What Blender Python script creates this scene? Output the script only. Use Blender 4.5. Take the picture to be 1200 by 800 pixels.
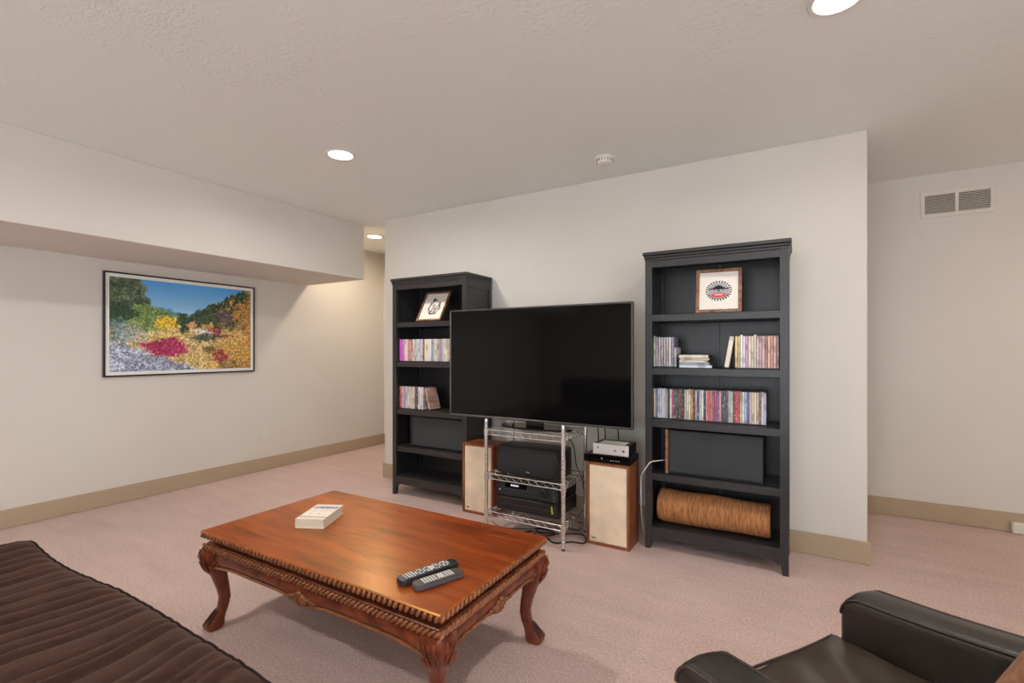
import bpy, bmesh, math, random
import numpy as np
from mathutils import Vector, Matrix

for o in list(bpy.data.objects):
    bpy.data.objects.remove(o, do_unlink=True)
scene = bpy.context.scene
COL = scene.collection
PI = math.pi
R = math.radians

# ------------------------------------------------------------------ camera
cam_d = bpy.data.cameras.new('camera')
cam = bpy.data.objects.new('camera', cam_d)
COL.objects.link(cam)
cam.location = (0, 0, 1.21)
cam.rotation_euler = (R(90), 0, R(30.5))
cam_d.sensor_width = 36
cam_d.lens = 566.0 / 1200 * 36
cam_d.shift_y = 10.0 / 1200            # horizon a touch below the frame centre
cam_d.clip_start = 0.02
scene.camera = cam

# ------------------------------------------------------------------ world, exposure
w = bpy.data.worlds.new('world')
scene.world = w
w.use_nodes = True
w.node_tree.nodes['Background'].inputs[0].default_value = (0.86, 0.93, 1, 1)
w.node_tree.nodes['Background'].inputs[1].default_value = 6
vs = scene.view_settings
vs.view_transform = 'Standard'
vs.look = 'None'
vs.gamma = 1
vs.use_curve_mapping = False
vs.exposure = 0.13

LAMP_W = 16.0                        # each recessed lamp
LAMP_COL = (1.0, 0.96, 0.90)
HALL_W = 9.0
HALL_COL = (1.0, 0.82, 0.62)
H = 2.455                              # ceiling height

# ------------------------------------------------------------------ materials
MATS = {}
def srgb(r, g, b):
    f = lambda c: (c/255/12.92) if c/255 <= 0.04045 else ((c/255+0.055)/1.055)**2.4
    return (f(r), f(g), f(b), 1)

def new_mat(name):
    m = bpy.data.materials.new(name)
    m.use_nodes = True
    nt = m.node_tree
    b = nt.nodes['Principled BSDF']
    MATS[name] = m
    return m, nt, b

def N(nt, kind, **kw):
    n = nt.nodes.new(kind)
    for k, v in kw.items():
        if k in n.inputs.keys():
            n.inputs[k].default_value = v
        else:
            setattr(n, k, v)
    return n

def L(nt, a, b): nt.links.new(a, b)

def simple(name, c, rough=0.5, metal=0.0, spec=0.5, var=0.0, scale=30, stretch=(1,1,1), bump=0.0, bscale=200, coat=0.0, sheen=0.0, coord='Object'):
    m, nt, b = new_mat(name)
    b.inputs['Base Color'].default_value = c
    b.inputs['Roughness'].default_value = rough
    b.inputs['Metallic'].default_value = metal
    b.inputs['Specular IOR Level'].default_value = spec
    b.inputs['Coat Weight'].default_value = coat
    b.inputs['Coat Roughness'].default_value = 0.15
    b.inputs['Sheen Weight'].default_value = sheen
    tc = N(nt, 'ShaderNodeTexCoord')
    mp = N(nt, 'ShaderNodeMapping'); mp.inputs['Scale'].default_value = stretch
    L(nt, tc.outputs[coord], mp.inputs[0])
    if var:
        nz = N(nt, 'ShaderNodeTexNoise', Scale=scale, Detail=4.0)
        L(nt, mp.outputs[0], nz.inputs['Vector'])
        mx = N(nt, 'ShaderNodeMix', data_type='RGBA')
        mx.inputs['A'].default_value = tuple(min(1, x*(1-var)) for x in c[:3]) + (1,)
        mx.inputs['B'].default_value = tuple(min(1, x*(1+var)) for x in c[:3]) + (1,)
        rp = N(nt, 'ShaderNodeMapRange'); rp.inputs[1].default_value = 0.3; rp.inputs[2].default_value = 0.7
        L(nt, nz.outputs[0], rp.inputs[0])
        L(nt, rp.outputs[0], mx.inputs['Factor'])
        L(nt, mx.outputs['Result'], b.inputs['Base Color'])
    if bump:
        n2 = N(nt, 'ShaderNodeTexNoise', Scale=bscale, Detail=3.0)
        L(nt, mp.outputs[0], n2.inputs['Vector'])
        bp = N(nt, 'ShaderNodeBump', Strength=bump, Distance=0.004)
        L(nt, n2.outputs[0], bp.inputs['Height'])
        L(nt, bp.outputs[0], b.inputs['Normal'])
    return m

def wood(name, c1, c2, c3, rough=0.3, coat=0.0, stretch=(1, 12, 12), scale=3.0, spec=0.5, planks=False):
    m, nt, b = new_mat(name)
    tc = N(nt, 'ShaderNodeTexCoord')
    mp = N(nt, 'ShaderNodeMapping'); mp.inputs['Scale'].default_value = stretch
    L(nt, tc.outputs['Object'], mp.inputs[0])
    n1 = N(nt, 'ShaderNodeTexNoise', Scale=scale, Detail=8.0, Roughness=0.6, Distortion=0.6)
    L(nt, mp.outputs[0], n1.inputs['Vector'])
    rp = N(nt, 'ShaderNodeValToRGB')
    e = rp.color_ramp.elements
    e[0].position = 0.3; e[0].color = c1
    e[1].position = 0.72; e[1].color = c3
    k = e.new(0.5); k.color = c2
    L(nt, n1.outputs[0], rp.inputs[0])
    L(nt, rp.outputs[0], b.inputs['Base Color'])
    b.inputs['Roughness'].default_value = rough
    b.inputs['Specular IOR Level'].default_value = spec
    b.inputs['Coat Weight'].default_value = coat
    b.inputs['Coat Roughness'].default_value = 0.12
    bp = N(nt, 'ShaderNodeBump', Strength=0.06, Distance=0.002)
    L(nt, n1.outputs[0], bp.inputs['Height']); L(nt, bp.outputs[0], b.inputs['Normal'])
    return m

def paint(name, c, bscale=60, bump=0.08, var=0.02):
    return simple(name, c, 0.75, spec=0.25, var=var, scale=1.5, bump=bump, bscale=bscale)

WALLC = srgb(223, 217, 208)
paint('wall_paint', WALLC, 90, 0.10)
paint('base_paint', srgb(184, 163, 138), 40, 0.04)
# ceiling: knock-down plaster relief
m, nt, b = new_mat('ceiling_plaster')
b.inputs['Base Color'].default_value = srgb(243, 247, 242); b.inputs['Roughness'].default_value = 0.85
b.inputs['Specular IOR Level'].default_value = 0.2
tc = N(nt, 'ShaderNodeTexCoord')
mp = N(nt, 'ShaderNodeMapping'); mp.inputs['Scale'].default_value = (1.0, 1.7, 1); mp.inputs['Rotation'].default_value = (0, 0, 0.6)
L(nt, tc.outputs['Object'], mp.inputs[0])
nz = N(nt, 'ShaderNodeTexNoise', Scale=21.0, Detail=4.0, Roughness=0.55, Distortion=1.6)
L(nt, mp.outputs[0], nz.inputs['Vector'])
rp = N(nt, 'ShaderNodeMapRange'); rp.inputs[1].default_value = 0.50; rp.inputs[2].default_value = 0.62
L(nt, nz.outputs[0], rp.inputs[0])
nb_ = N(nt, 'ShaderNodeTexNoise', Scale=2.6, Detail=2.0)
L(nt, tc.outputs['Object'], nb_.inputs['Vector'])
r3 = N(nt, 'ShaderNodeMapRange'); r3.inputs[1].default_value = 0.44; r3.inputs[2].default_value = 0.62
L(nt, nb_.outputs[0], r3.inputs[0])
mu = N(nt, 'ShaderNodeMath', operation='MULTIPLY')
L(nt, rp.outputs[0], mu.inputs[0]); L(nt, r3.outputs[0], mu.inputs[1])
bp = N(nt, 'ShaderNodeBump', Strength=0.40, Distance=0.004)
L(nt, mu.outputs[0], bp.inputs['Height']); L(nt, bp.outputs[0], b.inputs['Normal'])
# carpet
m, nt, b = new_mat('carpet')
tc = N(nt, 'ShaderNodeTexCoord')
n1 = N(nt, 'ShaderNodeTexNoise', Scale=1.6, Detail=3.0, Roughness=0.6)
n2 = N(nt, 'ShaderNodeTexNoise', Scale=95.0, Detail=4.0, Roughness=0.8)
mp = N(nt, 'ShaderNodeMapping'); mp.inputs['Scale'].default_value = (1.0, 5.0, 1); mp.inputs['Rotation'].default_value = (0, 0, 0.5)
n3 = N(nt, 'ShaderNodeTexNoise', Scale=2.2, Detail=2.0)
L(nt, tc.outputs['Object'], n1.inputs['Vector']); L(nt, tc.outputs['Object'], n2.inputs['Vector'])
L(nt, tc.outputs['Object'], mp.inputs[0]); L(nt, mp.outputs[0], n3.inputs['Vector'])
mx = N(nt, 'ShaderNodeMix', data_type='RGBA')
mx.inputs['A'].default_value = srgb(186, 156, 147); mx.inputs['B'].default_value = srgb(240, 211, 202)
sm = N(nt, 'ShaderNodeMath', operation='MULTIPLY_ADD'); sm.inputs[1].default_value = 0.35
L(nt, n1.outputs[0], sm.inputs[0])
s2 = N(nt, 'ShaderNodeMath', operation='MULTIPLY_ADD'); s2.inputs[1].default_value = 2.6; s2.inputs[2].default_value = -1.15
L(nt, n2.outputs[0], s2.inputs[0]); L(nt, s2.outputs[0], sm.inputs[2])
s3 = N(nt, 'ShaderNodeMath', operation='MULTIPLY_ADD'); s3.inputs[1].default_value = 0.4
L(nt, n3.outputs[0], s3.inputs[0]); L(nt, sm.outputs[0], s3.inputs[2])
L(nt, s3.outputs[0], mx.inputs['Factor']); L(nt, mx.outputs['Result'], b.inputs['Base Color'])
b.inputs['Roughness'].default_value = 0.95; b.inputs['Specular IOR Level'].default_value = 0.1
b.inputs['Sheen Weight'].default_value = 0.15
bp = N(nt, 'ShaderNodeBump', Strength=0.9, Distance=0.008)
L(nt, n2.outputs[0], bp.inputs['Height']); L(nt, bp.outputs[0], b.inputs['Normal'])

simple('black_shelf', srgb(46, 44, 44), 0.38, spec=0.5, var=0.25, scale=6, stretch=(40, 40, 2), bump=0.06, bscale=12)
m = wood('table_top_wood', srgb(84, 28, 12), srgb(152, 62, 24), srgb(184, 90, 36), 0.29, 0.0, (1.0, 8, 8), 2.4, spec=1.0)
m.node_tree.nodes['Principled BSDF'].inputs['Specular Tint'].default_value = (1, .64, .20, 1)   # reflections tinted gold to mimic the sheen of the warm hall wall
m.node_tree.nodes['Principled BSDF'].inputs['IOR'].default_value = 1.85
wood('table_wood', srgb(74, 30, 18), srgb(116, 52, 30), srgb(146, 74, 44), 0.32, 0.15, (6, 6, 6), 3.0)
simple('carved_wood', srgb(140, 84, 48), 0.3, var=0.35, scale=40, coat=0.2)
simple('recess_wood', srgb(70, 28, 16), 0.35, var=0.3, scale=12)
wood('walnut', srgb(104, 56, 30), srgb(140, 80, 46), srgb(164, 100, 62), 0.42, 0.0, (8, 8, 1.2), 4.0)
simple('grille_cloth', srgb(240, 218, 190), 0.9, var=0.12, scale=9, bump=0.25, bscale=500)
simple('black_plastic', srgb(24, 24, 26), 0.38, var=0.1)
simple('black_cloth', srgb(38, 38, 41), 0.85, var=0.15, scale=40, bump=0.3, bscale=700)
simple('charcoal_cloth', srgb(58, 60, 62), 0.8, var=0.12, scale=6, bump=0.3, bscale=700)
simple('dark_metal', srgb(70, 68, 66), 0.3, metal=0.8)
simple('bezel', srgb(92, 90, 90), 0.3, metal=0.6)
simple('tv_glass', srgb(10, 10, 11), 0.07, spec=0.22)
simple('chrome', srgb(224, 222, 220), 0.26, metal=0.88)
simple('silver_face', srgb(222, 218, 216), 0.35, metal=0.1)
simple('white_plastic', srgb(232, 229, 222), 0.4)
simple('vent_paint', srgb(226, 220, 208), 0.5)
simple('dark_void', srgb(60, 52, 46), 0.9)
simple('paper', srgb(236, 232, 222), 0.8, var=0.04, scale=60)
simple('page_edge', srgb(226, 214, 194), 0.85, var=0.12, scale=3, stretch=(1, 1, 400))
simple('white_cord', srgb(226, 220, 210), 0.5)
simple('black_cord', srgb(26, 25, 26), 0.5)
simple('brown_cord', srgb(70, 50, 36), 0.5)
simple('picture_frame_black', srgb(28, 28, 28), 0.35)
simple('mat_board', srgb(248, 246, 242), 0.8)
wood('frame_wood', srgb(96, 62, 44), srgb(140, 98, 72), srgb(182, 140, 108), 0.4, 0, (5, 5, 5), 8.0)
simple('button_white', srgb(214, 212, 206), 0.5)
simple('button_grey', srgb(120, 120, 124), 0.5)
simple('remote_body', srgb(44, 44, 48), 0.35)
simple('remote_side', srgb(96, 98, 110), 0.3, metal=0.3)
simple('remote_face', srgb(74, 70, 66), 0.45)
simple('yellow_tag', srgb(222, 205, 70), 0.6)
simple('leather', srgb(44, 37, 33), 0.36, var=0.25, scale=7, bump=0.18, bscale=160, spec=0.55)
simple('leather_seat', srgb(64, 55, 47), 0.36, var=0.25, scale=5, bump=0.15, bscale=160, spec=0.55)
simple('leather_piping', srgb(60, 48, 40), 0.4)
simple('velvet', srgb(66, 42, 33), 0.8, spec=0.2, var=0.3, scale=9, stretch=(4, 1.2, 1), bump=0.4, bscale=120, sheen=0.22)
MATS['velvet'].node_tree.nodes['Principled BSDF'].inputs['Sheen Tint'].default_value = (.8, .56, .42, 1)
MATS['velvet'].node_tree.nodes['Principled BSDF'].inputs['Sheen Roughness'].default_value = .35
simple('velvet_piping', srgb(40, 25, 20), 0.85, spec=0.2)
simple('pillow_fabric', srgb(150, 104, 78), 0.9, var=0.4, scale=45, bump=0.4, bscale=200)
simple('dark_leg', srgb(36, 26, 20), 0.4)
simple('case_plastic', srgb(40, 40, 42), 0.3)
simple('claw_dark', srgb(70, 34, 26), 0.25, coat=0.3, var=0.3, scale=20)
simple('lens_off', srgb(244, 240, 230), 0.5)

# woven bolster: fine rings round the roll
m, nt, b = new_mat('woven')
tc = N(nt, 'ShaderNodeTexCoord')
mp = N(nt, 'ShaderNodeMapping'); mp.inputs['Scale'].default_value = (150, 14, 14)
L(nt, tc.outputs['Object'], mp.inputs[0])
n1 = N(nt, 'ShaderNodeTexNoise', Scale=1.0, Detail=3.0, Roughness=0.7)
L(nt, mp.outputs[0], n1.inputs['Vector'])
rp = N(nt, 'ShaderNodeValToRGB'); e = rp.color_ramp.elements
e[0].position = 0.3; e[0].color = srgb(116, 68, 36); e[1].position = 0.7; e[1].color = srgb(206, 142, 88)
L(nt, n1.outputs[0], rp.inputs[0]); L(nt, rp.outputs[0], b.inputs['Base Color'])
b.inputs['Roughness'].default_value = 0.9
bp = N(nt, 'ShaderNodeBump', Strength=0.5, Distance=0.003)
L(nt, n1.outputs[0], bp.inputs['Height']); L(nt, bp.outputs[0], b.inputs['Normal'])

# printed spine: the object's own colour with blotchy lettering
m, nt, b = new_mat('spine_print')
oi = N(nt, 'ShaderNodeObjectInfo')
tc = N(nt, 'ShaderNodeTexCoord')
ad = N(nt, 'ShaderNodeVectorMath', operation='ADD')
sc = N(nt, 'ShaderNodeVectorMath', operation='SCALE'); sc.inputs['Scale'].default_value = 40.0
cb = N(nt, 'ShaderNodeCombineXYZ')
L(nt, oi.outputs['Random'], cb.inputs[0]); L(nt, oi.outputs['Random'], cb.inputs[2])
L(nt, cb.outputs[0], sc.inputs[0]); L(nt, sc.outputs[0], ad.inputs[1])
mp = N(nt, 'ShaderNodeMapping'); mp.inputs['Scale'].default_value = (170, 20, 42)
L(nt, tc.outputs['Object'], mp.inputs[0]); L(nt, mp.outputs[0], ad.inputs[0])
n1 = N(nt, 'ShaderNodeTexNoise', Scale=1.0, Detail=2.0)
L(nt, ad.outputs[0], n1.inputs['Vector'])
mp2 = N(nt, 'ShaderNodeMapping'); mp2.inputs['Scale'].default_value = (4, 4, 14)
L(nt, tc.outputs['Object'], mp2.inputs[0])
ad2 = N(nt, 'ShaderNodeVectorMath', operation='ADD')
L(nt, mp2.outputs[0], ad2.inputs[0]); L(nt, sc.outputs[0], ad2.inputs[1])
n2 = N(nt, 'ShaderNodeTexNoise', Scale=1.0, Detail=1.0)
L(nt, ad2.outputs[0], n2.inputs['Vector'])
hs = N(nt, 'ShaderNodeHueSaturation'); hs.inputs['Value'].default_value = 0.62
L(nt, oi.outputs['Color'], hs.inputs['Color'])
r1 = N(nt, 'ShaderNodeMapRange'); r1.inputs[1].default_value = 0.5; r1.inputs[2].default_value = 0.62
L(nt, n2.outputs[0], r1.inputs[0])
mxa = N(nt, 'ShaderNodeMix', data_type='RGBA')
L(nt, r1.outputs[0], mxa.inputs['Factor']); L(nt, oi.outputs['Color'], mxa.inputs['A']); L(nt, hs.outputs[0], mxa.inputs['B'])
r2 = N(nt, 'ShaderNodeMapRange'); r2.inputs[1].default_value = 0.58; r2.inputs[2].default_value = 0.66; r2.inputs[4].default_value = 0.65
L(nt, n1.outputs[0], r2.inputs[0])
mxb = N(nt, 'ShaderNodeMix', data_type='RGBA'); mxb.inputs['B'].default_value = srgb(240, 234, 224)
L(nt, r2.outputs[0], mxb.inputs['Factor']); L(nt, mxa.outputs['Result'], mxb.inputs['A'])
L(nt, mxb.outputs['Result'], b.inputs['Base Color'])
b.inputs['Roughness'].default_value = 0.35

# flat print: colours held by the printed sheet itself
m, nt, b = new_mat('printed_sheet')
at = N(nt, 'ShaderNodeAttribute', attribute_name='print')
L(nt, at.outputs['Color'], b.inputs['Base Color']); b.inputs['Roughness'].default_value = 0.35
b.inputs['Specular IOR Level'].default_value = 0.3

def emit(name, c, s):
    m, nt, b = new_mat(name)
    b.inputs['Base Color'].default_value = c
    b.inputs['Emission Color'].default_value = c
    b.inputs['Emission Strength'].default_value = s
    return m
emit('lamp_lens', (1, 0.97, 0.92, 1), 6.0)
emit('display_glow', (0.75, 0.7, 0.9, 1), 0.6)

# ------------------------------------------------------------------ mesh helpers
class MB:
    def __init__(s):
        s.v = []; s.f = []; s.m = []
    def add(s, vs, fs, mi=0):
        n = len(s.v); s.v += [tuple(p) for p in vs]
        s.f += [tuple(i+n for i in f) for f in fs]; s.m += [mi]*len(fs)
        return s
    def box(s, x0, x1, y0, y1, z0, z1, b=0.0, mi=0, M=None):
        if x0 > x1: x0, x1 = x1, x0
        if y0 > y1: y0, y1 = y1, y0
        if z0 > z1: z0, z1 = z1, z0
        b = min(b, (x1-x0)*0.45, (y1-y0)*0.45, (z1-z0)*0.45)
        if b <= 0:
            vs = [(x, y, z) for x in (x0, x1) for y in (y0, y1) for z in (z0, z1)]
            fs = [(0,1,3,2), (4,6,7,5), (0,4,5,1), (2,3,7,6), (0,2,6,4), (1,5,7,3)]
        else:
            vs = []; idx = {}
            P = ((x0, x1), (y0, y1), (z0, z1))
            for i in (0, 1):
                for j in (0, 1):
                    for k in (0, 1):
                        for a in range(3):
                            p = [P[0][i], P[1][j], P[2][k]]
                            for q, t in enumerate((i, j, k)):
                                if q != a: p[q] += b if t == 0 else -b
                            idx[(i, j, k, a)] = len(vs); vs.append(p)
            fs = []
            for a in range(3):
                o1, o2 = [q for q in range(3) if q != a]
                for t in (0, 1):
                    def key(u, v_):
                        c = [0, 0, 0]; c[a] = t; c[o1] = u; c[o2] = v_; return tuple(c) + (a,)
                    fs.append(tuple(idx[key(u, v_)] for u, v_ in ((0,0),(1,0),(1,1),(0,1))))
                for u in (0, 1):
                    for v_ in (0, 1):
                        c0 = [0,0,0]; c0[o1] = u; c0[o2] = v_; c1 = list(c0); c1[a] = 1
                        fs.append((idx[tuple(c0)+(o1,)], idx[tuple(c1)+(o1,)], idx[tuple(c1)+(o2,)], idx[tuple(c0)+(o2,)]))
            for i in (0,1):
                for j in (0,1):
                    for k in (0,1):
                        fs.append(tuple(idx[(i,j,k,a)] for a in range(3)))
        if M is not None: vs = [M @ Vector(p) for p in vs]
        return s.add(vs, fs, mi)
    def tube(s, pts, r, n=8, closed=False, cap=True, mi=0):
        pts = [Vector(p) for p in pts]
        m_ = len(pts)
        rr = r if hasattr(r, '__len__') else [r]*m_
        vs = []; prev = None
        for i, p in enumerate(pts):
            if closed: t = pts[(i+1) % m_] - pts[i-1]
            else: t = pts[min(i+1, m_-1)] - pts[max(i-1, 0)]
            t.normalize()
            if prev is None:
                a = Vector((0,0,1)) if abs(t.z) < 0.9 else Vector((1,0,0))
                u = t.cross(a).normalized()
            else:
                u = prev - t*prev.dot(t)
                u = u.normalized() if u.length > 1e-6 else prev
            prev = u; v_ = t.cross(u)
            for k in range(n):
                a = 2*PI*k/n
                vs.append(p + (u*math.cos(a) + v_*math.sin(a))*rr[i])
        fs = []
        for i in range(m_ if closed else m_-1):
            j = (i+1) % m_
            for k in range(n):
                fs.append((i*n+k, i*n+(k+1) % n, j*n+(k+1) % n, j*n+k))
        if cap and not closed:
            fs.append(tuple(range(n))[::-1]); fs.append(tuple((m_-1)*n+k for k in range(n)))
        return s.add(vs, fs, mi)
    def lathe(s, prof, c=(0,0,0), n=24, axis='z', mi=0):
        vs = []; fs = []
        for (r, z) in prof:
            for k in range(n):
                a = 2*PI*k/n
                p = (r*math.cos(a), r*math.sin(a), z)
                if axis == 'y': p = (p[0], -p[2], p[1])
                if axis == 'x': p = (p[2], p[0], p[1])
                vs.append((p[0]+c[0], p[1]+c[1], p[2]+c[2]))
        for i in range(len(prof)-1):
            for k in range(n):
                fs.append((i*n+k, i*n+(k+1) % n, (i+1)*n+(k+1) % n, (i+1)*n+k))
        fs.append(tuple(range(n))[::-1]); fs.append(tuple((len(prof)-1)*n+k for k in range(n)))
        return s.add(vs, fs, mi)
    def ell(s, c, r, M=None, n=8, m_=5, mi=0):
        vs = [(0,0,-1)]; fs = []
        for i in range(1, m_):
            t = -PI/2 + PI*i/m_
            for k in range(n):
                a = 2*PI*k/n
                vs.append((math.cos(t)*math.cos(a), math.cos(t)*math.sin(a), math.sin(t)))
        vs.append((0,0,1)); top = len(vs)-1
        for k in range(n): fs.append((0, 1+(k+1) % n, 1+k))
        for i in range(m_-2):
            for k in range(n):
                a = 1+i*n
                fs.append((a+k, a+(k+1) % n, a+n+(k+1) % n, a+n+k))
        a = 1+(m_-2)*n
        for k in range(n): fs.append((a+k, a+(k+1) % n, top))
        vs = [Vector((p[0]*r[0], p[1]*r[1], p[2]*r[2])) for p in vs]
        if M is not None: vs = [M @ p for p in vs]
        return s.add([p+Vector(c) for p in vs], fs, mi)
    def prism(s, outline, axis, a0, a1, mi=0):
        """outline: 2-D points in the two other axes (in order), swept along axis"""
        vs = []; n = len(outline)
        for a in (a0, a1):
            for (p, q) in outline:
                vs.append({'x': (a, p, q), 'y': (p, a, q), 'z': (p, q, a)}[axis])
        fs = [tuple(range(n))[::-1], tuple(range(n, 2*n))]
        for i in range(n):
            j = (i+1) % n
            fs.append((i, j, n+j, n+i))
        return s.add(vs, fs, mi)
    def grid(s, fn, nu, nv, mi=0):
        vs = [fn(i/(nu-1), j/(nv-1)) for j in range(nv) for i in range(nu)]
        fs = [(j*nu+i, j*nu+i+1, (j+1)*nu+i+1, (j+1)*nu+i) for j in range(nv-1) for i in range(nu-1)]
        return s.add(vs, fs, mi)
    def mesh(s, name, mats, angle=35, fix=True):
        me = bpy.data.meshes.new(name)
        me.from_pydata(s.v, [], s.f)
        if not isinstance(mats, (list, tuple)): mats = [mats]
        for x in mats: me.materials.append(MATS[x])
        if len(mats) > 1: me.polygons.foreach_set('material_index', s.m)
        if fix:
            bm = bmesh.new(); bm.from_mesh(me)
            bmesh.ops.recalc_face_normals(bm, faces=bm.faces)
            bm.to_mesh(me); bm.free()
        me.polygons.foreach_set('use_smooth', [True]*len(me.polygons))
        if angle is not None: me.set_sharp_from_angle(angle=R(angle))
        me.update()
        return me
    def build(s, name, mats, parent=None, loc=(0,0,0), angle=35, fix=True, rot=None):
        o = bpy.data.objects.new(name, s.mesh(name, mats, angle, fix))
        COL.objects.link(o); o.parent = parent; o.location = loc
        if rot: o.rotation_euler = rot
        return o

def tag(o, label, cat, group=None):
    o['label'] = label; o['category'] = cat
    if group: o['group'] = group
    return o
def thing(name, label, cat, loc=(0,0,0), rz=0.0, group=None):
    o = bpy.data.objects.new(name, None); COL.objects.link(o)
    o.empty_display_size = 0.05
    o.location = loc; o.rotation_euler = (0, 0, rz)
    return tag(o, label, cat, group)
def struct(o, label=None):
    o['kind'] = 'structure'
    if label: o['label'] = label
    return o

# ================================================================== THE ROOM
XL, YB, YP = -4.625, 4.465, 3.37        # left wall, far wall, face of the partition with the TV
XR, YR = 3.6, -3.4                      # unseen right and rear walls
PX0, PX1 = -3.40, 0.345                 # partition ends
struct(MB().box(XL-.1, XR+.1, YR-.1, YB+.2, -.1, 0).build('floor', 'carpet'), 'pinkish beige cut pile carpet')
struct(MB().box(XL-.1, XR+.1, YR-.1, YB+.2, H, H+.1).build('ceiling', 'ceiling_plaster'), 'textured beige ceiling')
struct(MB().box(XL-.1, XL, YR-.1, YB+.2, 0, H).build('wall_left', 'wall_paint'), 'greige wall with the landscape print')
struct(MB().box(-1.6, XR, YB, YB+.1, 0, H).box(XL, -1.6, YB+.095, YB+.195, 0, H).build('wall_back', 'wall_paint'), 'far greige wall with the air vent')
struct(MB().box(PX0, PX1, YP, YP+.13, 0, H, .004).build('wall_center', 'wall_paint'), 'greige partition wall behind the television')
# rear and right walls with windows added behind and beside the camera for daylight fill
wz0, wz1 = 0.14, 2.15
WA, WB = (-1.9, 0.9), (-2.9, -0.5)
rw = MB().box(XL, WA[0], YR-.1, YR, 0, H).box(WA[1], XR, YR-.1, YR, 0, H)
rw.box(WA[0], WA[1], YR-.1, YR, 0, wz0).box(WA[0], WA[1], YR-.1, YR, wz1, H)
struct(rw.build('wall_rear', 'wall_paint'))
rw = MB().box(XR, XR+.1, YR-.1, WB[0], 0, H).box(XR, XR+.1, WB[1], YB+.1, 0, H)
rw.box(XR, XR+.1, WB[0], WB[1], 0, wz0).box(XR, XR+.1, WB[0], WB[1], wz1, H)
struct(rw.build('wall_right', 'wall_paint'))
wf = MB()
for x0, x1 in ((WA[0], WA[0]+.05), (sum(WA)/2-.025, sum(WA)/2+.025), (WA[1]-.05, WA[1])): wf.box(x0, x1, YR-.08, YR-.02, wz0, wz1, .004)
wf.box(WA[0], WA[1], YR-.08, YR-.02, wz0, wz0+.05, .004).box(WA[0], WA[1], YR-.08, YR-.02, wz1-.05, wz1, .004)
struct(wf.build('added_window_1', 'white_plastic'))  # assumed window, unseen, letting in fill daylight from behind
wf = MB()
for y0, y1 in ((WB[0], WB[0]+.05), (sum(WB)/2-.025, sum(WB)/2+.025), (WB[1]-.05, WB[1])): wf.box(XR+.02, XR+.08, y0, y1, wz0, wz1, .004)
wf.box(XR+.02, XR+.08, WB[0], WB[1], wz0, wz0+.05, .004).box(XR+.02, XR+.08, WB[0], WB[1], wz1-.05, wz1, .004)
struct(wf.build('added_window_2', 'white_plastic'))  # assumed side window, unseen, set here to brighten the left wall
struct(MB().box(XL, -3.745, YR, 3.43, 1.917, H, .004).build('wall_soffit', 'wall_paint'), 'boxed soffit along the left wall')
# baseboards
bb = lambda: MB()
BH, BT = 0.128, 0.016
struct(bb().box(XL, XL+BT, YR, YB+.095, 0, BH, .004).build('baseboard_left', 'base_paint'), 'khaki painted baseboard')
struct(bb().box(-1.6, XR, YB-BT, YB, 0, BH, .004).box(XL+BT, -1.6, YB+.095-BT, YB+.095, 0, BH, .004).build('baseboard_back', 'base_paint'), 'khaki painted baseboard')
c = bb().box(PX0-BT, PX1+BT, YP-BT, YP, 0, BH, .004)
c.box(PX0-BT, PX0, YP, YP+.13, 0, BH, .004); c.box(PX1, PX1+BT, YP, YP+.13, 0, BH, .004); c.box(PX0-BT, PX1+BT, YP+.13, YP+.13+BT, 0, BH, .004)
struct(c.build('baseboard_center', 'base_paint'), 'khaki painted baseboard under the television wall')
struct(bb().box(XR-BT, XR, YR, YB-BT, 0, BH, .004).build('baseboard_right', 'base_paint'))
struct(bb().box(XL+BT, XR-BT, YR, YR+BT, 0, BH, .004).build('baseboard_rear', 'base_paint'))

# ------------------------------------------------------------------ recessed lights
def recessed(x, y, label, watts, colr):
    t = thing('recessed_light', label, 'ceiling light', (x, y, H), 0, 'recessed ceiling lights')
    MB().lathe([(.074, 0), (.094, 0), (.094, -.003), (.088, -.007), (.076, -.006), (.074, -.003), (.074, 0)], n=40).build('trim_ring', 'white_plastic', t)
    MB().lathe([(.0, -.002), (.0745, -.002), (.0745, -.004), (.0, -.0045)], n=40).build('lens', 'lamp_lens', t)
    ld = bpy.data.lights.new('lamp', 'AREA'); ld.shape = 'DISK'; ld.size = .145
    ld.energy = watts; ld.color = colr; ld.spread = R(170)
    lo = bpy.data.objects.new('lamp', ld); COL.objects.link(lo); lo.parent = t; lo.location = (0, 0, -.012)
    return t
recessed(-2.503, 2.097, 'round recessed ceiling light in front of the bookcases, beside the soffit', LAMP_W, LAMP_COL)
recessed(0.125, 2.06, 'round recessed ceiling light cut off by the top edge of the picture', LAMP_W*.58, LAMP_COL)
recessed(-3.985, 3.80, 'small looking recessed ceiling light at the hallway entrance', HALL_W, HALL_COL)
recessed(-2.5, -0.6, 'assumed round recessed ceiling light above the brown couch, outside the picture', LAMP_W, LAMP_COL)  # unseen ceiling lamp added to fill out the room light
recessed(0.125, -0.6, 'assumed round recessed ceiling light behind the viewer', LAMP_W, LAMP_COL)  # second added lamp, out of view, for the same fill
recessed(2.3, 3.80, 'recessed ceiling light in the passage right of the air vent', HALL_W*.9, (1.0, .70, .42))

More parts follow.
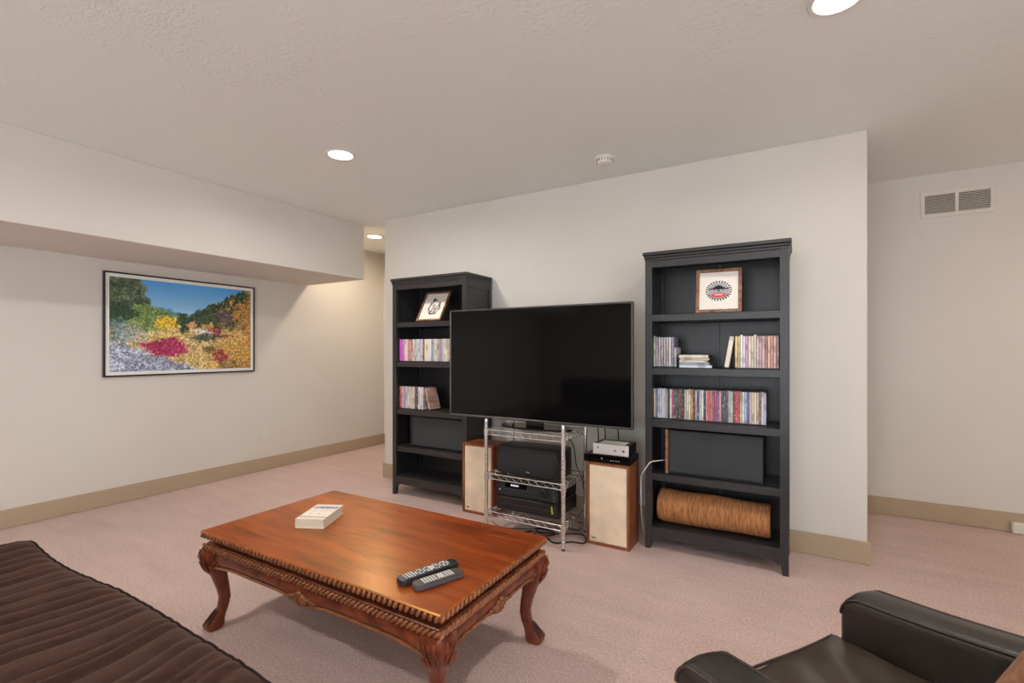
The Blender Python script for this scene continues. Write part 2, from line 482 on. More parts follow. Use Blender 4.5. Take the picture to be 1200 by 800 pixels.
# ------------------------------------------------------------------ smoke detector
t = thing('smoke_detector', 'round white smoke detector on the ceiling above the television', 'smoke detector', (-1.07, 3.0, H))
MB().lathe([(.0, 0), (.062, 0), (.064, -.006), (.058, -.012), (.0, -.012)], n=36).build('base_plate', 'white_plastic', t)
MB().lathe([(.0, -.012), (.052, -.012), (.05, -.03), (.042, -.042), (.026, -.046), (.0, -.046)], n=36).build('housing', 'white_plastic', t)
MB().lathe([(.0, -.046), (.02, -.046), (.018, -.050), (.0, -.050)], n=24).build('sensor_cap', 'vent_paint', t)
gm = MB()
for k in range(18):
    a = 2*PI*k/18
    gm.box(-.0015, .0015, .0515, .0535, -.030, -.016, M=Matrix.Rotation(a, 4, 'Z'))
o = gm.build('vent_slots', 'dark_void', t); o['kind'] = 'stuff'

# ------------------------------------------------------------------ wall vent
t = thing('air_vent', 'white return air grille with two louvred panels high on the far wall', 'vent', (0.96, YB, 2.24))
hw, hh = .197, .094
fm = MB()
fm.box(-hw, hw, -.008, 0, hh-.028, hh, .002); fm.box(-hw, hw, -.008, 0, -hh, -hh+.028, .002)
fm.box(-hw, -hw+.026, -.008, 0, -hh+.028, hh-.028, .002); fm.box(hw-.026, hw, -.008, 0, -hh+.028, hh-.028, .002)
fm.build('frame', 'vent_paint', t)
MB().box(-.010, .010, -.0085, 0, -hh+.028, hh-.028, .002).build('center_bar', 'vent_paint', t)
MB().box(-hw+.026, hw-.026, -.0015, -.0005, -hh+.028, hh-.028).build('duct_back', 'dark_void', t)
sl = None
for sx in (-1, 1):
    for k in range(12):
        z = -hh+.034 + k*(2*hh-.066)/11
        if sl is None:
            sl = MB().box(-.0795, .0795, -.0005, .0005, -.0042, .0042).mesh('louvre', 'vent_paint')
        o = bpy.data.objects.new('louvre', sl); COL.objects.link(o); o.parent = t
        o.location = (sx*.0905, -.0045, z); o.rotation_euler = (R(-38), 0, 0)

# ------------------------------------------------------------------ outlets
t = thing('wall_outlet', 'small electrical outlet low on the left wall under the landscape print', 'outlet', (XL, 2.92, .377), R(90))
MB().box(-.035, .035, -.006, 0, -.058, .058, .003).build('cover_plate', 'vent_paint', t)
for s in (-1, 1):
    q = MB().lathe([(.0, .006), (.0165, .006), (.0160, .0085), (.0, .0085)], (0, 0, s*.02), 20, 'y').build('receptacle', 'white_plastic', t)
    for a, b_, c, d in ((-.007, -.005, -.001, .008), (.005, .007, -.001, .008), (-.002, .002, -.010, -.006)):
        MB().box(a, b_, -.0095, -.008, s*.02+c, s*.02+d).build('slot', 'dark_void', q)
t = thing('cable_box', 'small white box on the floor against the far baseboard at the right edge', 'box', (1.275, YB-BT-.021, 0))
MB().box(-.05, .05, -.02, .02, .002, .074, .006).build('body', 'white_plastic', t)
MB().box(-.042, .042, -.022, -.0195, .014, .062, .002).build('face_plate', 'vent_paint', t)

# ================================================================== PRINTS (flat sheets with their own colours)
rng = np.random.default_rng(5)
def vnoise(u, v, sx, sy, seed):
    g = np.random.default_rng(seed).random((int(sy)+3, int(sx)+3))
    x = u*sx; y = v*sy
    i = np.floor(x).astype(int); j = np.floor(y).astype(int)
    fx = x-i; fy = y-j; fx = fx*fx*(3-2*fx); fy = fy*fy*(3-2*fy)
    return (g[j, i]*(1-fx)+g[j, i+1]*fx)*(1-fy)+(g[j+1, i]*(1-fx)+g[j+1, i+1]*fx)*fy
def fbm(u, v, sx, sy, seed, o=4):
    r = 0; a = .5; t = 0
    for k in range(o):
        r = r+a*vnoise(u, v, sx*2**k, sy*2**k, seed+k); t += a; a *= .55
    return r/t
def lin(c):
    c = np.asarray(c, float)/255
    return np.where(c <= .04045, c/12.92, ((c+.055)/1.055)**2.4)
def sheet(name, w_, h_, nu, nv, fn, parent, y=0.0):
    """flat printed sheet in the local xz plane, facing -y; fn(u,v)-> sRGB 0..255"""
    us, vs_ = np.meshgrid(np.linspace(0, 1, nu), np.linspace(0, 1, nv))
    mb = MB().grid(lambda a, b: ((a-.5)*w_, y, (b-.5)*h_), nu, nv)
    me = mb.mesh(name, 'printed_sheet', None, fix=False)
    col = lin(np.clip(fn(us, vs_), 0, 255))
    at_ = me.color_attributes.new('print', 'FLOAT_COLOR', 'POINT')
    rgba = np.ones((nu*nv, 4), np.float32); rgba[:, :3] = col.reshape(-1, 3)
    at_.data.foreach_set('color', rgba.ravel())
    o = bpy.data.objects.new(name, me); COL.objects.link(o); o.parent = parent
    return o
def mixc(img, c, mask):
    mask = np.clip(mask, 0, 1)[..., None]
    c = np.asarray(c, float)
    return img*(1-mask)+c*mask
def sstep(x, a, b):
    t = np.clip((x-a)/(b-a), 0, 1); return t*t*(3-2*t)

def landscape(u, v):
    f1 = fbm(u, v, 10, 6, 11); f2 = fbm(u, v, 40, 24, 23, 3); f3 = fbm(u, v, 90, 50, 37, 2)
    f4 = fbm(u, v, 24, 60, 51, 3)
    img = np.zeros(u.shape+(3,))
    sky = np.stack([76+110*(1-v)*1.7, 146+70*(1-v)*1.6, 208+22*(1-v)], -1)
    img[:] = sky
    # far blue hills
    hill = .715 - .42*np.abs(u-.32) + .03*(f1-.5)
    img = mixc(img, np.stack([60+60*f2, 95+60*f2, 120+40*f2], -1), sstep(hill-v, -.004, .006)*(u < .56))
    # dark conifer slope on the right
    edge = .60 + np.clip(u-.44, 0, .5)*.78 + .05*(vnoise(u, v*0, 70, 1, 61)-.5) + .03*(f1-.5)
    con = np.stack([34+62*f3, 52+60*f3, 40+40*f3], -1)
    img = mixc(img, con, sstep(edge-v, -.004, .004)*(u > .43))
    # meadow floor
    mead = np.stack([170+70*f2, 140+70*f2, 82+60*f2], -1)
    img = mixc(img, mead, sstep(.50+.05*(f1-.5)-v, -.01, .02))
    # centre trees
    c = ((u-.47)/.06)**2+((v-.55)/.11)**2
    img = mixc(img, np.stack([30+50*f3, 52+52*f3, 36+30*f3], -1), sstep(1.1-c+(f2-.5)*1.4, 0, .3))
    c = ((u-.53)/.045)**2+((v-.515)/.05)**2
    img = mixc(img, np.stack([170+50*f3, 120+50*f3, 80+30*f3], -1), sstep(1-c+(f2-.5), 0, .3))
    c = ((u-.64)/.05)**2+((v-.51)/.05)**2
    img = mixc(img, np.stack([170+60*f3, 140+50*f3, 50+40*f3], -1), sstep(1-c+(f2-.5), 0, .3))
    c = ((u-.68)/.09)**2+((v-.47)/.04)**2
    img = mixc(img, np.stack([120+70*f3, 50+40*f3, 66+40*f3], -1), sstep(1-c+(f2-.5), 0, .3))
    # stream: pale water and dark banks
    sx = .54+.10*np.sin((v-.3)*16)
    img = mixc(img, np.stack([190+50*f2, 186+50*f2, 184+50*f2], -1), sstep(.07-np.abs(u-.60-(.47-v)*.9), 0, .03)*sstep(v, .40, .42)*sstep(.49-v, 0, .02))
    c = ((u-.62)/.12)**2+((v-.375)/.045)**2
    img = mixc(img, np.stack([50+70*f3, 66+60*f3, 56+50*f3], -1), sstep(1-c+(f2-.5)*1.2, 0, .3))
    c = ((u-.75)/.10)**2+((v-.405)/.035)**2
    img = mixc(img, np.stack([60+90*f3, 44+60*f3, 50+50*f3], -1), sstep(1-c+(f2-.5)*1.2, 0, .3))
    # left dark and mid green trees
    te = .20+.05*(f1-.5)*4
    lt = sstep(.215+.10*(f1-.5)+.03*(f2-.5)-u+.10*(.95-v)*(v < .95), 0, .02)*sstep(v, .45, .5)
    img = mixc(img, np.stack([44+90*f2, 62+90*f2, 48+66*f2], -1), lt)
    c = ((u-.20)/.21)**2+((v-.56)/.16)**2
    img = mixc(img, np.stack([62+96*f3, 88+96*f3, 46+60*f3], -1), sstep(1-c+(f1-.5)*1.2+(f2-.5)*.8, 0, .2))
    c = ((u-.06)/.10)**2+((v-.62)/.12)**2
    img = mixc(img, np.stack([20+40*f3, 40+50*f3, 34+36*f3], -1), sstep(1-c+(f2-.5)*1.6, 0, .3)*.8)
    # yellow shrub
    c = ((u-.355)/.085)**2+((v-.535)/.075)**2
    img = mixc(img, np.stack([206+50*f3, 160+50*f3, 20+50*f3], -1), sstep(1-c+(f2-.5)*1.3, 0, .25))
    # pale shrubs left
    c = ((u-.13)/.13)**2+((v-.40)/.13)**2
    img = mixc(img, np.stack([130+90*f2, 130+80*f2, 116+80*f2], -1), sstep(1-c+(f2-.5)*1.3, 0, .6)*.75)
    c = ((u-.05)/.09)**2+((v-.42)/.16)**2
    img = mixc(img, np.stack([80+60*f2, 110+60*f2, 116+60*f2], -1), sstep(1-c+(f2-.5)*1.3, 0, .6)*.7)
    # dry grass
    img = mixc(img, np.stack([196+50*f3, 160+50*f3, 84+50*f3], -1), sstep(.43-v, 0, .03)*sstep(v, .33, .36)*sstep(u, .24, .30)*sstep(.52-u, 0, .06)*.8)
    # crimson thicket
    c = ((u-.37)/.155)**2+((v-.265)/.105)**2
    img = mixc(img, np.stack([130+90*f3, 24+60*f3, 66+60*f3], -1), sstep(1-c+(f1-.5)*.9+(f2-.5)*.8, 0, .25))
    # golden brush bottom right
    img = mixc(img, np.stack([150+90*f3, 116+80*f3, 40+60*f3], -1), sstep(u, .60, .72)*sstep(.38-v, 0, .1)*sstep(f2, .3, .6)*.9)
    c = ((u-.75)/.085)**2+((v-.15)/.075)**2
    img = mixc(img, np.stack([130+70*f3, 30+50*f3, 52+40*f3], -1), sstep(1-c+(f2-.5)*1.3, 0, .3))
    c = ((u-.68)/.06)**2+((v-.24)/.05)**2
    img = mixc(img, np.stack([70+70*f3, 66+60*f3, 34+40*f3], -1), sstep(1-c+(f2-.5)*1.6, 0, .3))
    img = mixc(img, np.stack([60+90*f3, 50+70*f3, 50+60*f3], -1), sstep(.12-v, 0, .08)*sstep(u, .72, .8)*.8)
    # golden leafy branches on the right
    den = sstep(u+.12*(f1-.5), .70, .98)*.75+.12
    leaf = sstep(f3+.35*(f2-.5), .62-.34*den, .72-.34*den)*sstep(u+.18*(f1-.5), .62, .72)*sstep(.90+.1*(f1-.5)-v, 0, .05)
    img = mixc(img, np.stack([170+60*f2, 124+50*f4, 40+50*f3], -1), leaf*.9)
    img = mixc(img, np.stack([160+60*f3, 108+40*f3, 36+40*f3], -1), sstep(u, .93, .985)*.6*sstep(v, .1, .3))
    c = ((u-.79)/.06)**2+((v-.64)/.10)**2
    img = mixc(img, np.stack([84+60*f3, 66+50*f3, 74+60*f3], -1), sstep(1-c+(f2-.5)*1.6, 0, .4)*.75)
    # boulders bottom left
    rk = sstep(.34-.56*u+.05*(f1-.5)-v, 0, .02)
    st = fbm((u+.3*v)/1.31, v, 34, 20, 77, 3)
    cr = sstep(np.abs(st-.5), .0, .05)
    rock = np.stack([96+130*st*cr, 100+134*st*cr, 122+140*st*cr], -1)*(.55+.45*cr[..., None])
    img = mixc(img, rock, rk)
    return img

PW, PHH = 1.206, 0.826
def landscape_speckled(u, v):
    du = fbm(u, v, 46, 28, 201, 3)-.5; dv = fbm(u, v, 46, 28, 301, 3)-.5
    d2 = rng.normal(0, 1, u.shape); d3 = rng.normal(0, 1, u.shape)
    amp = np.clip((.80-v)*6+.6*(np.abs(u-.5) > .34), .12, 1)
    img = landscape(np.clip(u+amp*(.085*du+.006*d2), 0, 1), np.clip(v+amp*(.085*dv+.008*d3), 0, 1))
    sky = (img[..., 2] > img[..., 0]*1.25) & (v > .55)
    g = fbm(u, v, 120, 75, 401, 2)
    k = np.where(sky, 1.12, .58+.95*g)
    grey = img.mean(-1, keepdims=True)
    img = np.where(sky[..., None], img, grey+(img-grey)*.84)
    return np.clip(img*k[..., None]*1.06, 0, 255)
t = thing('landscape_print', 'large framed photograph of an autumn river valley on the left wall', 'picture', (XL, 2.212, 1.412), R(90))
fm = MB(); b_ = .012
fm.box(-PW/2, PW/2, -.028, 0, PHH/2-b_, PHH/2, .002); fm.box(-PW/2, PW/2, -.028, 0, -PHH/2, -PHH/2+b_, .002)
fm.box(-PW/2, -PW/2+b_, -.028, 0, -PHH/2+b_, PHH/2-b_, .002); fm.box(PW/2-b_, PW/2, -.028, 0, -PHH/2+b_, PHH/2-b_, .002)
fm.build('frame', 'picture_frame_black', t)
MB().box(-PW/2+b_, PW/2-b_, -.016, -.004, -PHH/2+b_, PHH/2-b_).build('mat_board', 'mat_board', t)
o = sheet('print', PW-.078, PHH-.078, 330, 210, landscape_speckled, t, -.0175)
o['label'] = 'autumn river valley with blue sky, crimson shrubs and boulders'

def small_frame(name, label, w_, h_, loc, tilt, rz, fn, b_=.02, lower_light=False):
    t = thing(name, label, 'picture', loc, rz)
    # frame is leaning: its parts carry the tilt
    def part(mb, nm, mt):
        o = mb.build(nm, mt, t); o.rotation_euler = (tilt, 0, 0); return o
    fm = MB()
    fm.box(-w_/2, w_/2, -.018, 0, h_-b_, h_, .002); fm.box(-w_/2, w_/2, -.018, 0, 0, b_, .002)
    fm.box(-w_/2, -w_/2+b_, -.018, 0, b_, h_-b_, .002); fm.box(w_/2-b_, w_/2, -.018, 0, b_, h_-b_, .002)
    part(fm, 'frame', 'frame_wood')
    part(MB().box(-w_/2+b_, w_/2-b_, -.006, -.002, b_, h_-b_), 'backing', 'mat_board')
    o = sheet('print', w_-2*b_, h_-2*b_, 110, 120, fn, t, 0)
    o.rotation_euler = (tilt, 0, 0)
    # move the sheet along the tilted frame
    o.location = Matrix.Rotation(tilt, 3, 'X') @ Vector((0, -.0075, h_/2))
    # easel strut behind
    st = MB().box(-.02, .02, .001, .005, .02, h_*.7, .001)
    part(st, 'easel_back', 'picture_frame_black')
    return t

def emblem(u, v):
    img = np.full(u.shape+(3,), (244., 238., 228.))
    x = (u-.5)/.345; y = (v-.50)/.275; r = np.hypot(x, y); th = np.arctan2(y, x)
    n = fbm(u, v, 30, 30, 5, 2)
    ring = sstep(r, .78, .82)*sstep(1.0-r, 0, .04)
    tick = (np.sin(th*26) > -.1)
    img = mixc(img, (60, 55, 64), ring*tick)
    inn = sstep(.80-r, 0, .04)
    img = mixc(img, (150, 146, 156), inn*.75)
    brow = sstep(y, .12, .16)*sstep(.46-.28*x*x-y+.10*np.cos(x*6), 0, .06)*inn
    img = mixc(img, (24, 26, 34), brow)
    img = mixc(img, (226, 222, 224), sstep(.10-np.abs(np.abs(x)-.36), 0, .05)*sstep(.10-np.abs(y-.02), 0, .05))
    img = mixc(img, (24, 22, 30), (np.hypot((np.abs(x)-.34)/.05, (y-.03)/.07) < 1)*1.0)
    img = mixc(img, (24, 26, 34), sstep(.05-np.abs(x), 0, .02)*sstep(y, -.12, -.08)*sstep(.2-y, 0, .02))
    img = mixc(img, (222, 78, 70), sstep(1-((x/.58)**2+((y+.42)/.22)**2), 0, .1))
    img = mixc(img, (250, 226, 216), sstep(1-((x/.40)**2+((y+.38)/.05)**2), 0, .3))
    img = mixc(img, (30, 28, 34), sstep(.06-np.abs(np.hypot(x/.72, (y+.28)/.48)-1), 0, .03)*(y < -.35)*.9)
    return img
def lineart(u, v):
    img = np.full(u.shape+(3,), (246., 236., 222.))
    x = (u-.54)/.26; y = (v-.46)/.27; r = np.hypot(x, y); th = np.arctan2(y, x)
    n = fbm(u, v, 18, 18, 9, 3)
    img = mixc(img, (40, 38, 42), sstep(.13-np.abs(r-.92+.06*np.sin(th*7)), 0, .06)*sstep(n, .34, .42))
    img = mixc(img, (40, 38, 42), sstep(.085-np.abs(n-.5), 0, .03)*(r < .9)*sstep(fbm(u, v, 8, 8, 3, 2), .42, .5))
    e = ((u-.43)/.07)**2+((v-.74)/.09)**2
    img = mixc(img, (52, 50, 54), sstep(1-e, 0, .2)*sstep(n, .35, .5))
    img = mixc(img, (44, 42, 46), sstep(.05-np.abs(y+.15+.3*np.abs(x)), 0, .03)*(r < .5))
    return img

# ================================================================== BOOKCASES
BW, BD, BHT = 0.765, 0.345, 1.805
def bookcase(x0, yf, shelf_z, bottom_z, label):
    t = thing('bookcase', label, 'bookcase', (x0+BW/2, yf+BD/2, 0), 0, 'black bookcases beside the television')
    m_ = 'black_shelf'; hw, hd = BW/2, BD/2; ps = .042
    top0 = BHT-.052
    for sx in (-1, 1):
        for sy in (-1, 1):
            p = MB()
            xa, xb = (sx*hw, sx*(hw-ps)); ya, yb = (sy*hd, sy*(hd-.03 if sy < 0 else hd-.03))
            # tapered foot then straight post
            ins = .012
            zs = [(0, ins), (.075, 0), (top0, 0)]
            vs_ = []
            for z, i_ in zs:
                X0, X1 = xa, xb + sx*i_
                vs_ += [(X0, ya, z), (X1, ya, z), (X1, yb, z), (X0, yb, z)]
            fs = [(0,1,2,3), (8,9,10,11)]
            for q in range(2):
                for k in range(4): fs.append((q*4+k, q*4+(k+1) % 4, q*4+4+(k+1) % 4, q*4+4+k))
            p.add(vs_, fs).build('post', m_, t)
        sp = MB().box(sx*(hw-.008), sx*(hw-.022), -hd+.03, hd-.03, .10, top0)
        sp_o = sp.build('side_panel', m_, t)
        for za_, zb_ in ((top0-.055, top0), (.08, .14)):
            MB().box(sx*(hw-.001), sx*(hw-.023), -hd+.03, hd-.03, za_, zb_, .001).build('side_rail', m_, sp_o)
    for sx in (-1, 1):
        MB().box(sx*.0015, sx*(hw-.022), hd-.012, hd-.004, .09, top0).build('back_panel', m_, t)
    for z in shelf_z:
        MB().box(-hw+.023, hw-.023, -hd+.008, hd-.013, z-.042, z, .002).build('shelf', m_, t)
    MB().box(-hw+.023, hw-.023, -hd+.012, hd-.013, bottom_z-.024, bottom_z, .002).build('bottom_shelf', m_, t)
    # curved apron
    ol = [(-hw+ps, bottom_z-.002)]
    zl = bottom_z-.062
    pts = []
    for k in range(9):
        a = k/8
        pts.append((-hw+ps+.06*a, zl-.026*(1-a)**2))
    ol = [(-hw+ps, bottom_z-.002)] + pts + [(-p[0], p[1]) for p in pts[::-1]] + [(hw-ps, bottom_z-.002)]
    MB().prism(ol, 'y', -hd+.004, -hd+.024).build('apron', m_, t)
    MB().box(-hw+ps, hw-ps, -hd+.003, -hd+.022, top0-.042, top0, .001).build('header_rail', m_, t)
    c = MB().box(-hw-.003, hw+.003, -hd-.004, hd, top0, top0+.014, .002)
    c.box(-hw-.007, hw+.007, -hd-.010, hd+.002, top0+.014, top0+.030, .004)
    c.box(-hw-.013, hw+.013, -hd-.018, hd+.002, top0+.030, BHT, .004)
    c.build('crown', m_, t)
    for sx in (-1, 1):
        MB().ell((sx*(hw-.0225), -hd+.06, BHT-.10), (.003, .004, .004)).build('shelf_pin', 'chrome', t)
    return t
RX, RYF = -0.80, 2.968
LX, LYF = -2.932, 2.995
RSH, RB = (1.425, 1.102, .783, .460), .135
LSH, LB = (1.441, 1.112, .716, .405), .155
bookcase(RX, RYF, RSH, RB, 'tall black wooden bookcase right of the television with the crowded disc row')
bookcase(LX, LYF, LSH, LB, 'tall black wooden bookcase partly hidden behind the left of the television')

small_frame('picture_frame', 'wood framed print of a round red and black emblem on right bookcase', .248, .262, (-.392, 3.035, 1.426), R(-9), R(3), emblem, .019)
small_frame('picture_frame', 'wood framed black line drawing leaning back on left bookcase top shelf', .255, .285, (-2.585, 3.05, 1.443), R(-30), R(0), lineart, .014)

# ------------------------------------------------------------------ disc cases and books
ORD = ['first','second','third','fourth','fifth','sixth','seventh','eighth','ninth','tenth','eleventh','twelfth','thirteenth','fourteenth','fifteenth','sixteenth','seventeenth','eighteenth','nineteenth','twentieth']
TENS = {2: 'twenty', 3: 'thirty', 4: 'forty', 5: 'fifty'}
def ordinal(n):
    if n <= 20: return ORD[n-1]
    a, b_ = divmod(n, 10)
    return ({3: 'thirtieth', 4: 'fortieth', 5: 'fiftieth'}[a] if b_ == 0 else TENS[a]+'-'+ORD[b_-1])
CASE_MESH = {}
def case_mesh(th, h, d):
    k = (round(th, 4), round(h, 3), round(d, 3))
    if k not in CASE_MESH:
        mb = MB()
        mb.box(-th/2, th/2, 0.0006, d, 0, h, .0012)                       # case
        mb.box(-th/2+.0007, th/2-.0007, -.0006, .003, .006, h-.004, .0006, mi=1)    # printed spine
        mb.box(-th/2-.0003, th/2+.0003, .004, d-.004, .006, h-.004, 0, mi=1)      # printed cover
        CASE_MESH[k] = mb.mesh('disc_case', ['case_plastic', 'spine_print'])
    return CASE_MESH[k]
def case(x, y, z, th, h, colr, label, group, lean=0.0, d=.135, rot=None, cat='disc case', name='disc_case'):
    o = bpy.data.objects.new(name, case_mesh(th, h, d)); COL.objects.link(o)
    o.location = (x, y, z+.0008+(abs(math.sin(lean))*th/2)); o.rotation_euler = rot if rot else (0, lean, 0)
    o.color = srgb(*[min(255, 255*(q/255)**.68) for q in colr])
    return tag(o, label, cat, group)
rnd = random.Random(4)

# right bookcase, full row
row = [('cream',(226,214,190)),('slate blue',(92,104,130)),('pale blue',(196,210,232)),('lavender',(214,208,226)),('white',(230,226,232)),('lavender grey',(196,192,208)),('grey',(150,150,156)),('black',(40,40,44)),
 ('cream',(232,224,208)),('red',(186,62,60)),('navy',(62,70,104)),('dark grey',(74,72,78)),('maroon',(104,52,50)),('dark brown',(74,50,44)),('black',(46,40,42)),('pinkish grey',(190,164,158)),('ivory',(226,216,196)),('cream',(236,220,178)),('orange',(206,140,72)),('dark red',(112,34,34)),
 ('pale blue',(168,182,204)),('navy',(56,62,92)),('light grey',(196,192,192)),('white',(232,228,224)),('navy',(44,44,72)),('pink',(212,134,136)),('red',(202,70,66)),('coral red',(216,96,84)),('purple',(110,70,122)),('crimson',(176,50,62)),('violet',(126,82,150)),('rose',(206,120,140)),
 ('black',(44,44,48)),('charcoal',(66,70,78)),('dark grey',(58,58,62)),('silver grey',(170,168,172)),('pale grey',(206,202,202)),('dark red',(120,44,46)),('red',(206,64,60)),('brick red',(164,58,60)),('tan',(190,158,128)),('white',(228,232,234)),('sky blue',(136,172,206)),('navy blue',(72,88,138)),('rose',(210,160,170)),
 ('peach',(226,196,164)),('cream',(232,212,176)),('tan',(196,168,136)),('brown',(110,82,70)),('lavender white',(216,208,228)),('pale violet',(182,180,220))]
n = len(row); x0, x1 = -.770, -.146; th = (x1-x0)/n
for i, (nm, c_) in enumerate(row):
    case(x0+th*(i+.5), 3.055+rnd.uniform(-.003, .003), RSH[2], th-.0006, .190+rnd.choice([0, 0, 0, .002, .004]), c_,
         '%s spine disc case, %s from the left in right bookcase full row' % (nm, ordinal(i+1)), 'disc cases in the full row of the right bookcase')
# right bookcase, second shelf, left group
row = [('pale green',(206,214,190)),('mauve',(168,150,160)),('mauve',(176,158,166)),('grey',(154,150,162)),('grey mauve',(164,150,156)),('pinkish',(182,160,158)),('off white',(206,196,196)),('purple grey',(122,114,136))]
x = -.772
for i, (nm, c_) in enumerate(row):
    th = .0155
    case(x+th/2, 3.055, RSH[1], th-.0015, .198 if i == 0 else .190, c_, '%s spine disc case, %s from left beside the flat stack, right bookcase' % (nm, ordinal(i+1)), 'upright disc cases left on the second shelf of the right bookcase'); x += th
case(x+.009, 3.05, RSH[1], .013, .125, (176,172,184), 'short grey disc case next to the flat stack on right bookcase', None)
z = RSH[1]
flat = [('pale blue white',(222,226,236),.0175,.195),('steel blue',(120,146,168),.014,.180),('cream',(232,222,198),.0145,.172),('orange beige',(214,170,130),.0145,.178),('ivory',(238,228,204),.0175,.176)]
for i, (nm, c_, th, h) in enumerate(flat):
    o = case(-.535-h/2+.006*(i % 2)+(.0 if i else .012), 3.05, z+th/2, th-.001, h, c_, '%s disc case lying flat, %s from the bottom of stack' % (nm, ordinal(i+1)), 'flat stack of disc cases on the right bookcase', rot=(0, R(90), 0))
    z += th
# right group
case(-.352, 3.05, RSH[1], .0245, .19, (228,214,196), 'thick cream case leaning left of the yellow one, right bookcase', None, lean=R(9.5))
row = [('yellow',(226,184,84)),('olive',(182,164,112)),('white',(236,230,230)),('pinkish white',(228,214,224)),('magenta pink',(190,120,150)),('cream',(228,210,186)),('sand',(214,184,148)),('sage grey',(176,172,154)),('dusty pink',(200,158,152)),('plum pink',(182,126,140)),('rose',(206,150,150)),('brown',(134,84,64)),('peach',(226,172,144)),('orange red',(214,112,76)),('pale pink',(226,176,166)),('plum',(140,90,96))]
x = -.306; th = (.306-.083)/len(row)
for i, (nm, c_) in enumerate(row):
    case(x+th/2, 3.05+rnd.uniform(-.002, .002), RSH[1], th-.0007, .19+(.008 if nm in ('sage grey', 'white') else 0), c_, '%s spine disc case, %s from left in right-hand group, right bookcase' % (nm, ordinal(i+1)), 'upright disc cases right on the second shelf of the right bookcase'); x += th
# left bookcase, second shelf
row = [('magenta',(206,60,190)),('magenta',(196,70,190)),('orchid',(206,110,198)),('pale pink',(232,196,200)),('peach',(230,204,184)),('brick pink',(186,108,104)),('salmon',(206,130,124)),('brick rose',(196,116,112)),('cream pink',(228,204,194)),('grey',(172,172,170)),('silver grey',(188,186,184)),('pale grey',(206,204,202)),('lavender',(184,180,206)),('lilac',(200,190,204)),('brown',(92,66,50)),('peach',(236,206,164)),('light peach',(236,216,186)),('cream',(230,220,206)),('white',(232,226,232)),('slate',(116,122,130)),('grey green',(176,188,172)),('peach',(232,206,184)),('mauve',(186,162,172)),('dusty mauve',(150,134,148)),('purple grey',(134,122,140)),('pale mauve',(196,182,190)),('ivory',(236,228,212)),('off white',(228,222,210)),('tan',(196,170,140)),('grey',(160,158,160)),('cream',(226,216,200))]
x = -2.895; th = .0182
for i, (nm, c_) in enumerate(row):
    case(x+th/2, 3.04, LSH[1], th-.0008, .19-(.012 if i in (6,) else 0), c_, '%s spine disc case, %s from left on second shelf, left bookcase' % (nm, ordinal(i+1)), 'disc cases on the second shelf of the left bookcase'); x += th
# left bookcase, third shelf
row = [('dark red',(120,40,40)),('coral red',(206,100,90)),('pink',(226,160,156)),('violet',(150,120,150)),('silver blue',(186,192,206)),('pale blue',(206,208,220)),('peach',(214,176,148)),('tan',(206,180,150)),('cream',(220,196,176)),('dark grey',(84,76,74)),('black',(54,50,50)),('white',(222,216,218)),('pinkish white',(226,206,208)),('lavender',(206,192,206))]
x = -2.905; th = .0195
for i, (nm, c_) in enumerate(row):
    case(x+th/2, 3.04, LSH[2], th-.001, .192, c_, '%s spine disc case, %s from left on third shelf, left bookcase' % (nm, ordinal(i+1)), 'disc cases on the third shelf of the left bookcase'); x += th
case(-2.565, 3.04, LSH[2], .014, .19, (206,150,124), 'beige and red disc case leaning at the end of third shelf', None, lean=R(-15))

# ------------------------------------------------------------------ boxes and bolster on the shelves
def grille_box(x0, x1, yf, z, h, d, label, strip):
    t = thing('shelf_speaker', label, 'speaker', ((x0+x1)/2, yf, z+.0008))
    hw = (x1-x0)/2
    MB().box(-hw+.018, hw, .012, d, 0, h, .003).build('cabinet', 'black_plastic', t)
    g = MB().box(-hw+.022, hw-.004, 0, .012, .012, h-.004, .004).build('grille', 'charcoal_cloth', t)
    if strip: MB().box(-hw, -hw+.0175, -.004, d, 0, h, .002).build('wood_end', 'frame_wood', t)
    else: MB().box(-hw, -hw+.0175, 0, d, 0, h, .002).build('side_panel', 'black_plastic', t)
    return t
grille_box(-.690, -.157, 3.015, RSH[3], .266, .27, 'wide black speaker with pale wooden left end above the brown bolster', True)
grille_box(-2.79, -2.23, 3.055, LSH[3], .256, .24, 'wide black speaker lying on fourth shelf of left bookcase', False)

t = thing('bolster', 'brown woven bolster cushion lying on the bottom shelf of right bookcase', 'cushion', (-.435, 3.115, RB+.004))
rad, hl = .098, .312
prof = [(.0, -hl+.004), (.05, -hl+.002), (.085, -hl+.001), (.094, -hl+.004), (.0985, -hl+.014)]
mb = MB()
def bol(u, v):
    x = -hl+.006+u*(2*hl-.012); a = v*2*PI
    r = rad*(1-.10*max(0, (abs(x)-hl+.03)/.03)**2) + .004*math.sin(x*17+1)*max(0, math.sin(a)) - .003*math.sin(x*9)
    return (x, r*math.cos(a), rad+r*math.sin(a))
mb.grid(bol, 40, 33).build('cover', 'woven', t, angle=60)
for s in (-1, 1):
    MB().lathe([(.0, 0), (.06, .004*s), (rad*.9, .001*s), (rad*.88, -.012*s), (0, -.012*s)], (s*(hl-.006), 0, rad), 32, 'x').build('end_cap', 'woven', t)
    MB().tube([(s*(hl-.006), rad*.915*math.cos(a), rad+rad*.915*math.sin(a)) for a in [2*PI*k/32 for k in range(32)]], .0035, 6, closed=True).build('piping', 'woven', t)

